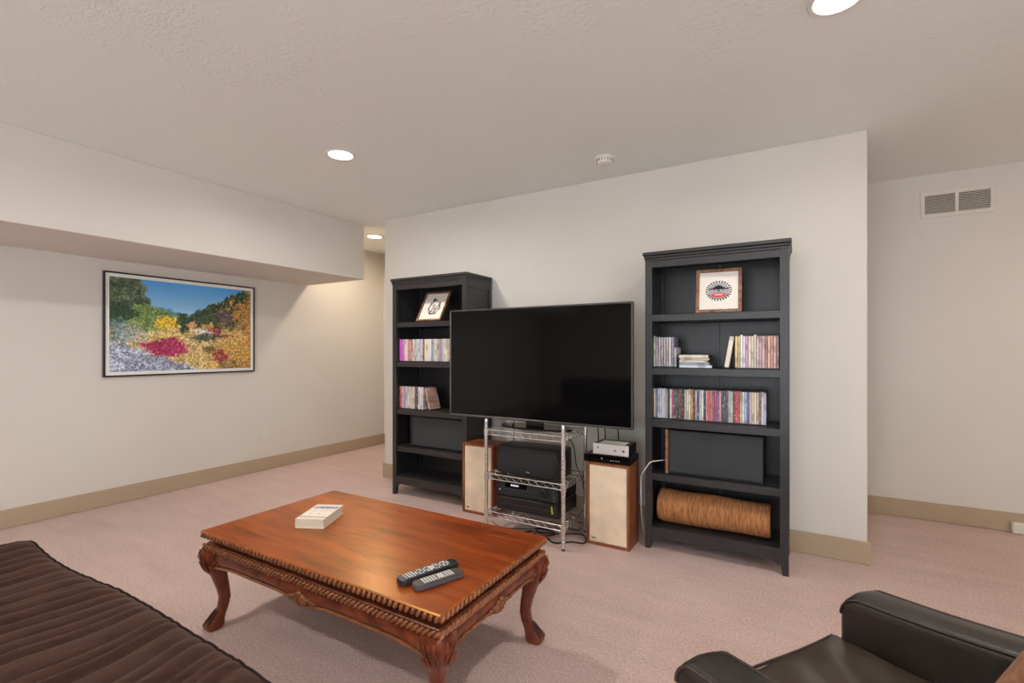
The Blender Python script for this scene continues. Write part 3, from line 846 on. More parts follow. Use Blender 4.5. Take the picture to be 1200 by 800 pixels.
# ================================================================== TELEVISION
TVX0, TVX1, TVY, TVZ0, TVZ1 = -2.162, -.822, 2.78, .741, 1.495
t = thing('television', 'large flat screen television switched off on the chrome wire rack', 'television', ((TVX0+TVX1)/2, TVY, .69))
hw = (TVX1-TVX0)/2; z0 = TVZ0-.69; z1 = TVZ1-.69
bz = .011
fm = MB()
fm.box(-hw, hw, 0, .028, z1-bz, z1, .003); fm.box(-hw, hw, 0, .028, z0, z0+bz*1.3, .003)
fm.box(-hw, -hw+bz, 0, .028, z0+bz*1.3, z1-bz, .003); fm.box(hw-bz, hw, 0, .028, z0+bz*1.3, z1-bz, .003)
fm.build('bezel', 'bezel', t)
MB().box(-hw+bz, hw-bz, .004, .010, z0+bz*1.3, z1-bz).build('screen', 'tv_glass', t)
MB().box(-hw+.004, hw-.004, .0285, .046, z0+.004, z1-.004, .006).box(-hw*.62, hw*.62, .046, .075, z0+.05, z1-.22, .012).build('back_cover', 'black_plastic', t)
MB().box(-.06, .06, .03, .075, .014, z0+.12, .006).build('stand_neck', 'black_plastic', t)
MB().prism([(.26*math.cos(a)*(1 if abs(math.cos(a)) < .98 else 1), .06+.10*math.sin(a)) for a in [2*PI*k/40 for k in range(40)]], 'z', .003, .014).build('stand_base', 'tv_glass', t)

# ================================================================== WIRE RACK
RKX0, RKX1, RKY0, RKY1 = -1.768, -1.212, 2.667, 3.02
t = thing('wire_rack', 'three tier chrome wire shelving rack carrying the television', 'rack', ((RKX0+RKX1)/2, (RKY0+RKY1)/2, 0))
hw, hd = (RKX1-RKX0)/2, (RKY1-RKY0)/2
rs = (.69, .40, .152)
for sx in (-1, 1):
    for sy in (-1, 1):
        prof = [(.0, .012), (.0125, .012)]
        z = .03
        while z < .735:
            prof += [(.0125, z), (.0112, z+.0015), (.0112, z+.003), (.0125, z+.0045)]; z += .025
        prof += [(.0125, .752), (.010, .757), (0, .757)]
        p = MB().lathe(prof, (sx*hw, sy*hd, 0), 12).build('post', 'chrome', t)
        MB().lathe([(0, 0), (.010, 0), (.011, .006), (.008, .014), (0, .014)], (sx*hw, sy*hd, 0), 12).build('foot', 'dark_metal', p)
for z in rs:
    fr = MB()
    rim = [(-hw, -hd), (hw, -hd), (hw, hd), (-hw, hd)]
    for k in range(4):
        a, b_ = Vector((*rim[k], 0)), Vector((*rim[(k+1) % 4], 0))
        for dz, r in ((-.004, .0032), (-.036, .0028)):
            fr.tube([a+Vector((0,0,z+dz)), b_+Vector((0,0,z+dz))], r, 6)
        ln = (b_-a).length; nz_ = max(6, round(ln/.028)); nz_ += nz_ % 2
        zz = [a+(b_-a)*(i/nz_)+Vector((0,0,z-(.006 if i % 2 else .034))) for i in range(nz_+1)]
        fr.tube(zz, .0018, 5)
    for sx in (-1, 1):
        for sy in (-1, 1):
            fr.lathe([(.0126, z-.044), (.0165, z-.044), (.0155, z+.004), (.0126, z+.004)], (sx*hw, sy*hd, 0), 12)
    so = fr.build('shelf_frame', 'chrome', t)
    dk = MB()
    for k in range(1, 23):
        x = -hw+2*hw*k/23
        dk.tube([(x, -hd, z-.001), (x, hd, z-.001)], .0015, 5)
    for y in (-hd*.5, 0, hd*.5):
        dk.tube([(-hw, y, z-.005), (hw, y, z-.005)], .0025, 6)
    dk.build('wire_deck', 'chrome', so)

# centre speaker
t = thing('center_speaker', 'black centre channel speaker with oval grille on the middle rack tier', 'speaker', (-1.487, 2.715, rs[1]))
hw = .232; hz = .182
def rrect(w_, h_, r, n=8):
    pts = []
    for cx, cy, a0 in ((w_-r, h_-r, 0), (-w_+r, h_-r, 90), (-w_+r, -h_+r, 180), (w_-r, -h_+r, 270)):
        for k in range(n+1):
            a = R(a0+90*k/n); pts.append((cx+r*math.cos(a), cy+r*math.sin(a)))
    return pts
def loft(mb, rings, mi=0):
    n = len(rings[0]); vs_ = [p for r_ in rings for p in r_]; fs = []
    for i in range(len(rings)-1):
        for k in range(n): fs.append((i*n+k, i*n+(k+1) % n, (i+1)*n+(k+1) % n, (i+1)*n+k))
    fs.append(tuple(range(n))[::-1]); fs.append(tuple((len(rings)-1)*n+k for k in range(n)))
    return mb.add(vs_, fs, mi)
rr = lambda w_, h_, r, y: [(p[0], y, p[1]+hz/2+.001) for p in rrect(w_, h_, r)]
loft(MB(), [rr(hw-.006, hz/2-.006, .012, 0), rr(hw, hz/2, .016, .012), rr(hw, hz/2, .016, .17), rr(hw-.03, hz/2-.012, .02, .24)]).build('cabinet', 'black_plastic', t)
loft(MB(), [rr(hw-.018, hz/2-.016, .068, .001), rr(hw-.020, hz/2-.018, .066, -.008), rr(hw-.030, hz/2-.028, .058, -.012)]).build('grille', 'black_cloth', t)
q = rrect(hw-.016, hz/2-.014, .07)
MB().tube([(p[0], -.002, p[1]+hz/2+.001) for p in q], .0035, 6, closed=True).build('grille_ring', 'dark_metal', t)
MB().ell((0.01, -.013, .030), (.014, .002, .004)).build('badge', 'chrome', t)

# AV receiver and the unit below it
t = thing('disc_changer', 'low black component at the bottom of the rack under the receiver', 'stereo unit', (-1.495, 2.715, rs[2]+.001))
hw = .222
MB().box(-hw, hw, .012, .30, .008, .098, .003).build('case', 'black_plastic', t)
MB().box(-hw, hw, 0, .012, .008, .098, .003).build('front_panel', 'black_plastic', t)
MB().box(-hw+.03, hw-.04, -.002, .001, .050, .054).build('trim_line', 'bezel', t)
MB().box(-hw+.03, hw-.10, -.002, .001, .086, .089).build('trim_line', 'bezel', t)
for k in range(4): MB().lathe([(0, 0), (.014, 0), (.014, .009), (0, .009)], ((-1, 1)[k % 2]*(hw-.03), (.03, .27)[k//2], 0), 14).build('foot', 'black_plastic', t)
for k in range(3): MB().box(hw-.022, hw-.014, -.003, 0, .022+k*.022, .030+k*.022, .001).build('button', 'bezel', t)
t = thing('price_tag', 'small yellow tag stuck on the black component in the rack', 'tag', (-1.312, 2.7135, .235))
MB().add([(-.006,0,0),(.004,0,0),(.010,0,-.045),(.000,0,-.047),(-.006,-.0012,0),(.004,-.0012,0),(.010,-.0012,-.045),(.000,-.0012,-.047)], [(0,1,2,3),(4,5,6,7),(0,1,5,4),(1,2,6,5),(2,3,7,6),(3,0,4,7)]).build('tag_sheet', 'yellow_tag', t)
t = thing('receiver', 'black stereo receiver with lit display and round volume knob in rack', 'stereo unit', (-1.495, 2.713, rs[2]+.1)) 
MB().box(-hw, hw, .012, .30, .006, .102, .003).build('case', 'black_plastic', t)
MB().box(-hw, hw, 0, .012, .006, .102, .003).build('front_panel', 'black_cloth', t)
d_ = MB().box(-.155, .005, -.002, .001, .062, .092).build('display', 'tv_glass', t)
for k in range(5):
    MB().box(-.110+k*.012, -.102+k*.012, -.003, -.0021, .072, .083).build('digit', 'display_glow', d_)
MB().box(-hw+.03, hw-.10, -.002, .001, .048, .051).build('trim_line', 'bezel', t)
MB().lathe([(0, 0), (.027, 0), (.026, .014), (.022, .018), (0, .018)], (.130, 0, .056), 28, 'y').build('volume_knob', 'black_plastic', t)
MB().lathe([(0, 0), (.006, 0), (.006, .004), (0, .004)], (-.195, 0, .040), 14, 'y').build('power_button', 'button_white', t)
for k in range(7): MB().lathe([(0, 0), (.0045, 0), (.0045, .005), (0, .005)], (-.065+k*.022, 0, .030), 12, 'y').build('button', 'bezel', t)
for k in range(4): MB().box(hw-.030, hw-.018, -.003, 0, .02+k*.019, .028+k*.019, .001).build('button', 'bezel', t)

# ------------------------------------------------------------------ walnut speakers
def floor_speaker(x0, x1, yf, h, d, label):
    t = thing('floor_speaker', label, 'speaker', ((x0+x1)/2, yf+d/2, 0), 0, 'walnut speakers flanking the rack')
    hw, hd = (x1-x0)/2, d/2; tk = .016
    c = MB().box(-hw, hw, -hd, hd, h-tk, h, .002).box(-hw, hw, -hd, hd, 0, tk, .002)
    c.box(-hw, -hw+tk, -hd, hd, tk, h-tk, .001).box(hw-tk, hw, -hd, hd, tk, h-tk, .001)
    c.box(-hw+tk, hw-tk, hd-.012, hd, tk, h-tk)
    c.build('cabinet', 'walnut', t)
    MB().box(-hw+tk+.001, hw-tk-.001, -hd+.004, -hd+.020, tk+.001, h-tk-.001, .004).build('grille', 'grille_cloth', t)
    MB().box(-hw+tk+.018, -hw+tk+.046, -hd+.0025, -hd+.0045, .040, .046, .0008).build('badge', 'dark_metal', t)
    return t
floor_speaker(-1.137, -.862, 2.850, .512, .195, 'walnut speaker with cream grille holding the silver player, beside right bookcase')
floor_speaker(-2.158, -1.888, 2.932, .516, .20, 'walnut speaker with cream grille standing left of the wire rack')
# player boxes on the right speaker
t = thing('disc_player', 'thin black disc player directly on top of the right walnut speaker', 'player', (-1.005, 2.848, .5125))
MB().box(-.146, .146, .01, .19, .004, .048, .003).build('case', 'black_plastic', t)
MB().box(-.146, .146, .0, .01, .004, .048, .002).build('front_panel', 'tv_glass', t)
for k in range(4): MB().lathe([(0,0),(.003,0),(.003,.002),(0,.002)], (.03+k*.016, 0, .022), 10, 'y').build('button', 'button_white', t)
MB().lathe([(0,0),(.004,0),(.004,.002),(0,.002)], (-.03, 0, .030), 10, 'y').build('power_button', 'button_white', t)
for sx in (-1, 1):
    for y in (.03, .16): MB().lathe([(0,0),(.01,0),(.01,.005),(0,.005)], (sx*.12, y, 0), 12).build('foot', 'black_plastic', t)
t = thing('silver_player', 'silver fronted player box stacked on the thin black disc player', 'player', (-.985, 2.862, .561))
MB().box(-.112, .112, .008, .17, .003, .068, .003).build('case', 'black_plastic', t)
MB().box(-.113, .113, .0, .008, .003, .069, .002).build('front_panel', 'silver_face', t)
MB().lathe([(0,0),(.007,0),(.006,.006),(0,.006)], (.082, 0, .034), 16, 'y').build('knob', 'dark_metal', t)
MB().lathe([(0,0),(.007,0),(.007,.004),(0,.004)], (.03, 0, .034), 16, 'y').build('button', 'chrome', t)
MB().box(-.085, -.075, -.002, 0, .04, .048).build('button', 'dark_metal', t)
t = thing('paper_note', 'white paper lying on top of the silver player box', 'paper', (-.985, 2.935, .6305))
MB().box(-.075, .085, -.055, .04, 0, .0012).build('sheet', 'paper', t)

# ------------------------------------------------------------------ cords
def smooth_path(pts, n=8):
    P = [Vector(p) for p in pts]; out = []
    for i in range(len(P)-1):
        p0 = P[max(i-1, 0)]; p1 = P[i]; p2 = P[i+1]; p3 = P[min(i+2, len(P)-1)]
        for k in range(n):
            t = k/n
            out.append(.5*((2*p1)+(p2-p0)*t+(2*p0-5*p1+4*p2-p3)*t*t+(3*p1-p0-3*p2+p3)*t**3))
    out.append(P[-1]); return out
def cord(pts, r, mt, label, name='cord', group=None):
    o = MB().tube(smooth_path(pts), r, 7).build(name, mt, angle=60)
    return tag(o, label, 'cord', group)
cord([(-.697, 3.06, .53), (-.722, 3.0, .535), (-.765, 2.958, .528), (-.792, 2.953, .49), (-.815, 2.955, .455), (-.828, 2.975, .40), (-.832, 3.0, .2), (-.83, 3.06, .06), (-.82, 3.16, .004)], .0032, 'white_cord', 'white cord looping out of the right bookcase beside the speaker')
for k, (x, xb, zt) in enumerate([(-1.19, -1.17, .80), (-1.14, -1.12, .80), (-1.05, -1.08, .80)]):
    cord([(x, 2.90, zt), (x+.01, 3.14, .72), (x, 3.22, .5), (xb, 3.24, .2), (xb-.06, 3.20, .006), (xb-.2, 3.15, .005)], .004, 'black_cord', ['black cord hanging behind the television, nearest the rack post', 'black cord hanging behind the television, middle of three', 'black cord hanging behind the television above the silver player'][k], group=None)
cord([(-1.45, 3.08, .63), (-1.36, 3.14, .56), (-1.33, 3.15, .40), (-1.28, 3.14, .30), (-1.27, 3.13, .12), (-1.34, 3.08, .005)], .0035, 'black_cord', 'black cord dangling behind the centre speaker')
cord([(-1.52, 2.80, .006), (-1.45, 2.74, .007), (-1.38, 2.77, .012), (-1.30, 2.73, .008), (-1.22, 2.80, .006), (-1.14, 2.83, .005), (-1.20, 2.95, .005), (-1.32, 2.90, .006)], .005, 'black_cord', 'black cable coiled on the carpet under the rack front')
cord([(-1.58, 2.72, .006), (-1.50, 2.80, .022), (-1.42, 2.74, .026), (-1.34, 2.82, .024), (-1.40, 2.87, .022), (-1.48, 2.84, .030), (-1.43, 2.77, .036), (-1.32, 2.84, .026)], .0055, 'black_cord', 'tangled thicker black cable on the carpet beneath the rack')
cord([(-1.26, 3.06, .006), (-1.25, 3.0, .012), (-1.30, 2.97, .02), (-1.36, 3.02, .01), (-1.5, 3.06, .005)], .004, 'brown_cord', 'brown cord on the carpet near the rear rack post')
cord([(-1.85, 2.86, .005), (-1.74, 2.80, .005), (-1.62, 2.83, .006), (-1.5, 2.9, .005), (-1.4, 3.0, .005)], .0025, 'brown_cord', 'thin brown wire running across carpet behind the coffee table')

# ================================================================== COFFEE TABLE
TCX, TCY = -1.565, 1.470
t = thing('coffee_table', 'carved mahogany coffee table with rope edges and claw feet', 'table', (TCX, TCY, 0))
TH = .428
hx, hy = .662, .352
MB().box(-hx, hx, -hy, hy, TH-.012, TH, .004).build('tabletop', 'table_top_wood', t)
# carved gadroon edge: slanted lobes under the lip
def lobes(x0, y0, x1, y1, zc, out, step=.0235, r=(.0085, .0105, .0145), name='gadroon_edge', slant=28):
    a = Vector((x0, y0, 0)); b_ = Vector((x1, y1, 0)); d = b_-a; n = int(round(d.length/step)); d.normalize()
    mb = MB()
    ang = math.atan2(d.y, d.x)
    M = Matrix.Rotation(ang, 3, 'Z') @ Matrix.Rotation(R(slant), 3, 'Y')
    for k in range(n):
        p = a+(b_-a)*((k+.5)/n)
        mb.ell((p.x, p.y, zc), r, M=M, n=8, m_=5)
    o = mb.build(name, 'carved_wood', t, angle=60); o['kind'] = 'stuff'
    return o
for (x0, y0, x1, y1) in ((-hx, -hy, hx, -hy), (hx, -hy, hx, hy), (hx, hy, -hx, hy), (-hx, hy, -hx, -hy)):
    lobes(x0*.994, y0*.990, x1*.994, y1*.990, TH-.0165, 1)
MB().box(-hx+.012, hx-.012, -hy+.012, hy-.012, TH-.028, TH-.012, .003).build('edge_core', 'table_wood', t)
MB().box(-hx+.036, hx-.036, -hy+.036, hy-.036, TH-.056, TH-.028, .002).build('neck', 'recess_wood', t)
# lower frame plate + twisted rope moulding
fx, fy = hx-.004, hy-.004
MB().box(-fx+.012, fx-.012, -fy+.012, fy-.012, TH-.078, TH-.056, .003).build('frame_plate', 'table_wood', t)
cx_, cy_ = fx-.006, fy-.006
zr = TH-.069
for a, b_ in (((-cx_, -cy_), (cx_, -cy_)), ((cx_, -cy_), (cx_, cy_)), ((cx_, cy_), (-cx_, cy_)), ((-cx_, cy_), (-cx_, -cy_))):
    lobes(a[0], a[1], b_[0], b_[1], zr, 1, .0215, (.0082, .0125, .0205), 'rope_moulding', 52)
# aprons: bowed boards with serpentine lower edge and bead
za = TH-.080
def apron(length, place):
    n = 48; top = za; pts = []
    for k in range(n+1):
        s = -1+2*k/n
        drop = .058+.020*math.exp(-(s/.14)**2)+.016*max(0, abs(s)-.78)/.22
        pts.append((s*length/2, top-drop))
    mb = MB(); vs_ = []; fs = []
    rows = 6
    for (x, zl) in pts:
        for j in range(rows+1):
            q = j/rows; z = top+(zl-top)*q
            y = -.004-.014*math.sin(PI*min(1, q*.9+.1))
            vs_.append((x, y, z))
        vs_.append((x, .016, zl)); vs_.append((x, .016, top))
    m_ = rows+3
    for i in range(n):
        for j in range(m_):
            fs.append((i*m_+j, i*m_+(j+1) % m_, (i+1)*m_+(j+1) % m_, (i+1)*m_+j))
    fs.append(tuple(range(m_))); fs.append(tuple(n*m_+j for j in range(m_)))
    mb.add(vs_, fs)
    o = mb.build('apron', 'table_wood', t, place[0], angle=50, rot=(0, 0, place[1]))
    bd = MB().tube([(x, -.010, zl+.002) for x, zl in pts], .0055, 6)
    bd.build('bead', 'carved_wood', o)
    # central shell carving
    sh = MB()
    for k in range(-3, 4):
        a = k*.36
        M = Matrix.Rotation(a, 3, 'Y')
        c_ = M @ Vector((0, 0, -.026))
        sh.ell((c_.x, -.020, za-.030+c_.z+.004), (.0075, .008, .024), M=M, n=8, m_=6)
    for s in (-1, 1):
        for q in range(3):
            M = Matrix.Rotation(s*(1.15+.2*q), 3, 'Y')
            sh.ell((s*(.036+.016*q), -.017, za-.052-.003*q+.006), (.006, .006, .016), M=M, n=8, m_=5)
    sh.ell((0, -.022, za-.026), (.014, .010, .010), n=10, m_=6)
    sh.build('shell_carving', 'carved_wood', o, angle=70)
    return o
ax, ay = fx-.045, fy-.045
apron(2*ax-.05, ((0, -fy+.026, 0), 0)); apron(2*ax-.05, ((0, fy-.026, 0), PI))
apron(2*ay-.05, ((fx-.026, 0, 0), PI/2)); apron(2*ay-.05, ((-fx+.026, 0, 0), -PI/2))
# cabriole legs
def leg(sx, sy):
    ang = math.atan2(sy, sx)
    base = Vector((sx*(fx-.060), sy*(fy-.060), 0))
    ctrl = [  # z, outward offset, half-width radial, half-width across
        (za+.004, .030, .052, .052), (za-.030, .040, .056, .054), (za-.070, .036, .046, .046), (za-.120, .018, .033, .032),
        (za-.180, .002, .026, .025), (.130, -.004, .0235, .0225), (.090, .003, .0225, .022), (.062, .016, .026, .025), (.038, .030, .036, .035), (.018, .036, .042, .040), (.004, .036, .038, .037), (0, .036, .034, .034)]
    rings = []; n = 24
    zs = []
    for i in range(len(ctrl)-1):
        for q in range(4): 
            f = q/4; zs.append(tuple(ctrl[i][j]*(1-f)+ctrl[i+1][j]*f for j in range(4)))
    zs.append(ctrl[-1])
    for (z, off, ra, rb) in zs:
        ring = []
        for k in range(n):
            a = 2*PI*k/n
            cl = max(0, min(1, (.085-z)/.05))           # claw flutes at the foot
            kn = max(0, min(1, (z-(za-.095))/.05))      # carved knee
            f = 1+cl*.16*abs(math.cos(a*2.5))*(math.cos(a) > -.4)-cl*.06 + kn*.07*math.cos(a*8+z*40)
            # squarish section
            sq = 1/max(abs(math.cos(a+PI/4)), abs(math.sin(a+PI/4)))**.35
            rx = ra*f*sq*.92; ry = rb*f*sq*.92
            p = Vector((off+rx*math.cos(a), ry*math.sin(a), z))
            ring.append(base+Matrix.Rotation(ang, 3, 'Z') @ p)
        rings.append(ring)
    mb = MB(); loft(mb, rings)
    o = mb.build('leg', 'table_wood', t, angle=60)
    # acanthus leaf on the knee
    lf = MB()
    for k in range(-3, 4):
        for q in range(2):
            a = k*.36
            c_ = Vector((.036+.050*math.cos(a)-.006*q, .051*math.sin(a), za-.028-.034*q-.008*abs(k)*.5))
            M = Matrix.Rotation(ang+a, 3, 'Z') @ Matrix.Rotation(R(14+14*q), 3, 'Y')
            lf.ell(base+Matrix.Rotation(ang, 3, 'Z') @ c_, (.0055, .0062, .030-.004*q), M=M, n=7, m_=6)
    lf.build('leaf_carving', 'table_wood', o, angle=70)
    # side volutes
    for s in (-1, 1):
        vo = MB()
        pts = []
        for k in range(16):
            a = k*.45; r_ = .016*(1-k/20)
            c_ = Vector((.004+r_*math.cos(a), s*.058, za-.052+r_*math.sin(a)))
            pts.append(base+Matrix.Rotation(ang, 3, 'Z') @ c_)
        vo.tube(pts, .0048, 6)
        vo.build('volute', 'carved_wood', o, angle=60)
    # claw toes
    for a in (-1.0, -.34, .34, 1.0):
        tw = MB()
        pts = []
        for k in range(7):
            f = k/6; z = .085-.083*f+.006
            off = .004+.032*f; r_ = .014+.022*math.sin(min(1, f*1.05)*PI*.62)
            pts.append(base+Matrix.Rotation(ang, 3, 'Z') @ Vector((off+r_*math.cos(a), r_*math.sin(a), max(.007, z))))
        tw.tube(pts, [.004, .0055, .0065, .0075, .0082, .0078, .005], 7)
        tw.build('claw', 'claw_dark', o, angle=60)
for sx in (-1, 1):
    for sy in (-1, 1): leg(sx, sy)

# ------------------------------------------------------------------ book on the table
t = thing('paperback_book', 'thick white paperback book with purple title band on the coffee table', 'book', (-1.885, 1.465, TH), R(25.5))
bw, bl, bt = .130, .200, .040
MB().box(-bw/2+.002, bw/2-.003, -bl/2+.003, bl/2-.003, .0012, bt-.0012).build('pages', 'page_edge', t)
cv = MB().box(-bw/2, bw/2, -bl/2, bl/2, bt-.0012, bt, 0).box(-bw/2, bw/2, -bl/2, bl/2, 0, .0012, 0).box(-bw/2, -bw/2+.0015, -bl/2, bl/2, .0012, bt-.0012)
cv.build('cover', 'paper', t)
def cover_print(u, v):
    img = np.full(u.shape+(3,), (240., 230., 216.))
    n = vnoise(u, v, 40, 16, 3); n2 = fbm(u, v, 60, 30, 8, 2)
    img = mixc(img, (120, 112, 150), sstep(.10-np.abs(v-.79), 0, .02)*sstep(n2, .36, .46)*sstep(.46-np.abs(u-.5), 0, .04))
    img = mixc(img, (150, 104, 130), sstep(.05-np.abs(v-.79), 0, .02)*sstep(n, .62, .72)*sstep(u, .5, .6))
    img = mixc(img, (168, 158, 150), sstep(.04-np.abs(v-.56), 0, .02)*sstep(n2, .48, .54)*.6)
    img = mixc(img, (70, 60, 56), sstep(1-(((u-.58)/.04)**2+((v-.34)/.022)**2), 0, .4))
    img = mixc(img, (170, 140, 130), sstep(1-(((u-.26)/.07)**2+((v-.36)/.015)**2), 0, .4))
    img = mixc(img, (206, 120, 90), sstep(.028-np.abs(v-.155), 0, .01)*.75)
    img = mixc(img, (168, 110, 96), sstep(.012-np.abs(v-.10), 0, .006)*.8)
    return img
o = sheet('cover_print', bw-.004, bl-.004, 60, 90, cover_print, t, 0)
o.rotation_euler = (R(-90), 0, 0); o.location = (0, 0, bt+.0004)
MB().box(-bw/2-.0003, -bw/2, bl/2-.06, bl/2-.02, .006, bt-.006).build('spine_title', 'remote_side', t)

# ------------------------------------------------------------------ remotes
def remote(name, label, x, y, rz, ln, wd, th, big):
    t = thing(name, label, 'remote', (x, y, TH), rz)
    out = lambda k, z: [(p[0], p[1], z) for p in rrect(ln/2-k, wd/2-k, min(wd*.32, wd/2-k-.001), 5)]
    mb = MB(); loft(mb, [out(.004, .001), out(0, .006), out(0, th-.005)]); mb.build('body', 'remote_side' if not big else 'remote_body', t)
    mb = MB(); loft(mb, [out(.0006, th-.005), out(.002, th-.001), out(.005, th)]); mb.build('face', 'remote_face' if not big else 'remote_body', t)
    bmesh_ = MB().lathe([(0, 0), (.0038, 0), (.0036, .0018), (.002, .0022), (0, .0022)], n=10).mesh('button', 'button_white')
    bmesh_g = MB().lathe([(0, 0), (.0036, 0), (.0034, .0016), (0, .0018)], n=10).mesh('button', 'button_grey')
    nx = int((ln-.055)/.0105); ny = 4 if big else 4
    for i in range(nx):
        for j in range(ny):
            mid = abs(i-nx*.55) < 1.6
            if mid and j in (1, 2): continue
            o = bpy.data.objects.new('button', bmesh_ if (not big or (i+j) % 3 or i < 3) else bmesh_g); COL.objects.link(o); o.parent = t
            o.location = (-ln/2+.034+i*.0105, (j-(ny-1)/2)*wd*.19, th)
    c_ = -ln/2+.034+nx*.55*.0105
    MB().lathe([(.007, 0), (.012, 0), (.012, .002), (.007, .002), (.007, 0)], (c_, 0, th), 20).build('navigation_ring', 'silver_face', t)
    MB().lathe([(0, 0), (.0055, 0), (.0055, .0024), (0, .0024)], (c_, 0, th), 14).build('select_button', 'button_white', t)
    if big: MB().box(-ln/2+.022, -ln/2+.025, -wd*.36, wd*.36, th, th+.0012, .0004).build('brand_stripe', 'silver_face', t)
    return t
remote('remote_control', 'longer black remote control lying behind the shorter one on the coffee table', -1.100, 1.296, R(71), .228, .050, .024, True)
remote('remote_control', 'shorter remote control with silver sides, nearer the table edge', -1.038, 1.274, R(68), .180, .050, .022, False)

# ================================================================== BROWN RIBBED COUCH
t = thing('couch', 'dark brown armless couch with ribbed velvet seat in the left foreground', 'sofa', (-1.68, .22, 0))
ox, oy = -1.68, .22
ex = np.array([-2.70, -2.658, -2.564, -2.435, -2.295, -2.065, -1.846, -1.669, -1.513, -1.348, -1.224, -1.131, -1.046, -.70])
ez = np.array([.462, .466, .450, .436, .434, .446, .462, .463, .458, .453, .452, .447, .437, .445])
rr_ = random.Random(12)
cent = [-3.05]
while cent[-1] < -.60: cent.append(cent[-1]+rr_.choice([.040, .048, .058, .066, .085]))
deep = [rr_.uniform(.6, 1.3) for _ in cent]
cent_a = np.array(cent)
def rib(x, y):
    x = x+.28*(y-.69)+.020*math.sin(y*5+x*3)-.012*math.sin(y*11+x*7)
    i = int(np.searchsorted(cent_a, x))-1
    i = max(0, min(len(cent)-2, i))
    f = (x-cent[i])/(cent[i+1]-cent[i]); f = max(0, min(1, f))
    return (math.sin(PI*f)**.5)*.019*deep[i]
SX0, SX1, SY0, SY1 = -2.665, -.70, -.22, .69
def seat_fn(u, v):
    x = SX0+(SX1-SX0)*u; y = SY0+(SY1-SY0)*v
    e = float(np.interp(x, ex, ez))
    crown = .030*(1-((y-.22)/.47)**2)
    inx = min(x-SX0, SX1-x); iny = min(SY1-y, y-SY0)
    fade = min(1, iny/.06)*min(1, inx/.05)
    rnd_ = -.010*(1-min(1, iny/.035))**2 - .010*(1-min(1, inx/.05))**2
    return (x-ox, y-oy, e-.012+crown*min(1, iny/.3)+rib(x, y)*(.25+.75*fade)+rnd_)
nu, nv = 460, 70
g = MB().grid(seat_fn, nu, nv)
# skirt round the edge down to the base
edge = [i for i in range(nu)] + [j*nu+nu-1 for j in range(1, nv)] + [(nv-1)*nu+i for i in range(nu-2, -1, -1)] + [j*nu for j in range(nv-2, 0, -1)]
n0 = len(g.v); prevr = edge
for (out_, dz) in ((.012, -.020), (.014, -.14), (.006, -.20)):
    ring = []
    for i in edge:
        p = g.v[i]; X, Y = p[0]+ox, p[1]+oy
        dx = -1 if X <= SX0+1e-6 else (1 if X >= SX1-1e-6 else 0); dy = -1 if Y <= SY0+1e-6 else (1 if Y >= SY1-1e-6 else 0)
        z = p[2]+dz if dz > -.1 else (.45+dz)
        ring.append(len(g.v)); g.v.append((p[0]+dx*out_, p[1]+dy*out_, z))
    m_ = len(ring)
    for k in range(m_):
        g.f.append((prevr[k], prevr[(k+1) % m_], ring[(k+1) % m_], ring[k])); g.m.append(0)
    prevr = ring
seat_o = g.build('seat_cushion', 'velvet', t, angle=70)
pp = []
for k in range(0, 200):
    x = SX0+.004+(SX1-SX0-.008)*k/199
    q = seat_fn((x-SX0)/(SX1-SX0), 1.0); pp.append((q[0], q[1]+.003, q[2]-.001))
pl = []
for k in range(30, 0, -1):
    q = seat_fn(0, k/30*.999); pl.append((q[0]-.004, q[1], q[2]))
MB().tube(pl[::-1]+pp, .0050, 6).build('piping', 'velvet_piping', seat_o, angle=60)
MB().box(SX0+.03-ox, SX1-.03-ox, SY0-oy-.05, SY1-.03-oy, .10, .25, .02).build('base', 'velvet', t)
for x in (SX0+.12, SX1-.12):
    for y in (SY0+.05, SY1-.10):
        MB().lathe([(0, 0), (.018, 0), (.028, .10), (0, .10)], (x-ox, y-oy, 0), 14).build('leg', 'dark_leg', t)
def back_fn(u, v):
    a = u*2*PI
    return None
bk = MB()
prof = [(-.36, .25), (-.36, .78), (-.33, .84), (-.28, .85), (-.24, .82), (-.22, .72), (-.215, .25)]
rings = []
nb = 60
for k in range(nb+1):
    x = SX0+(SX1-SX0)*k/nb
    bul = .012*abs(math.sin(k*.9))
    rings.append([(x-ox, y-oy+(bul if y > -.25 else 0), z) for y, z in prof])
loft(bk, rings); bk.build('backrest', 'velvet', t, angle=60)

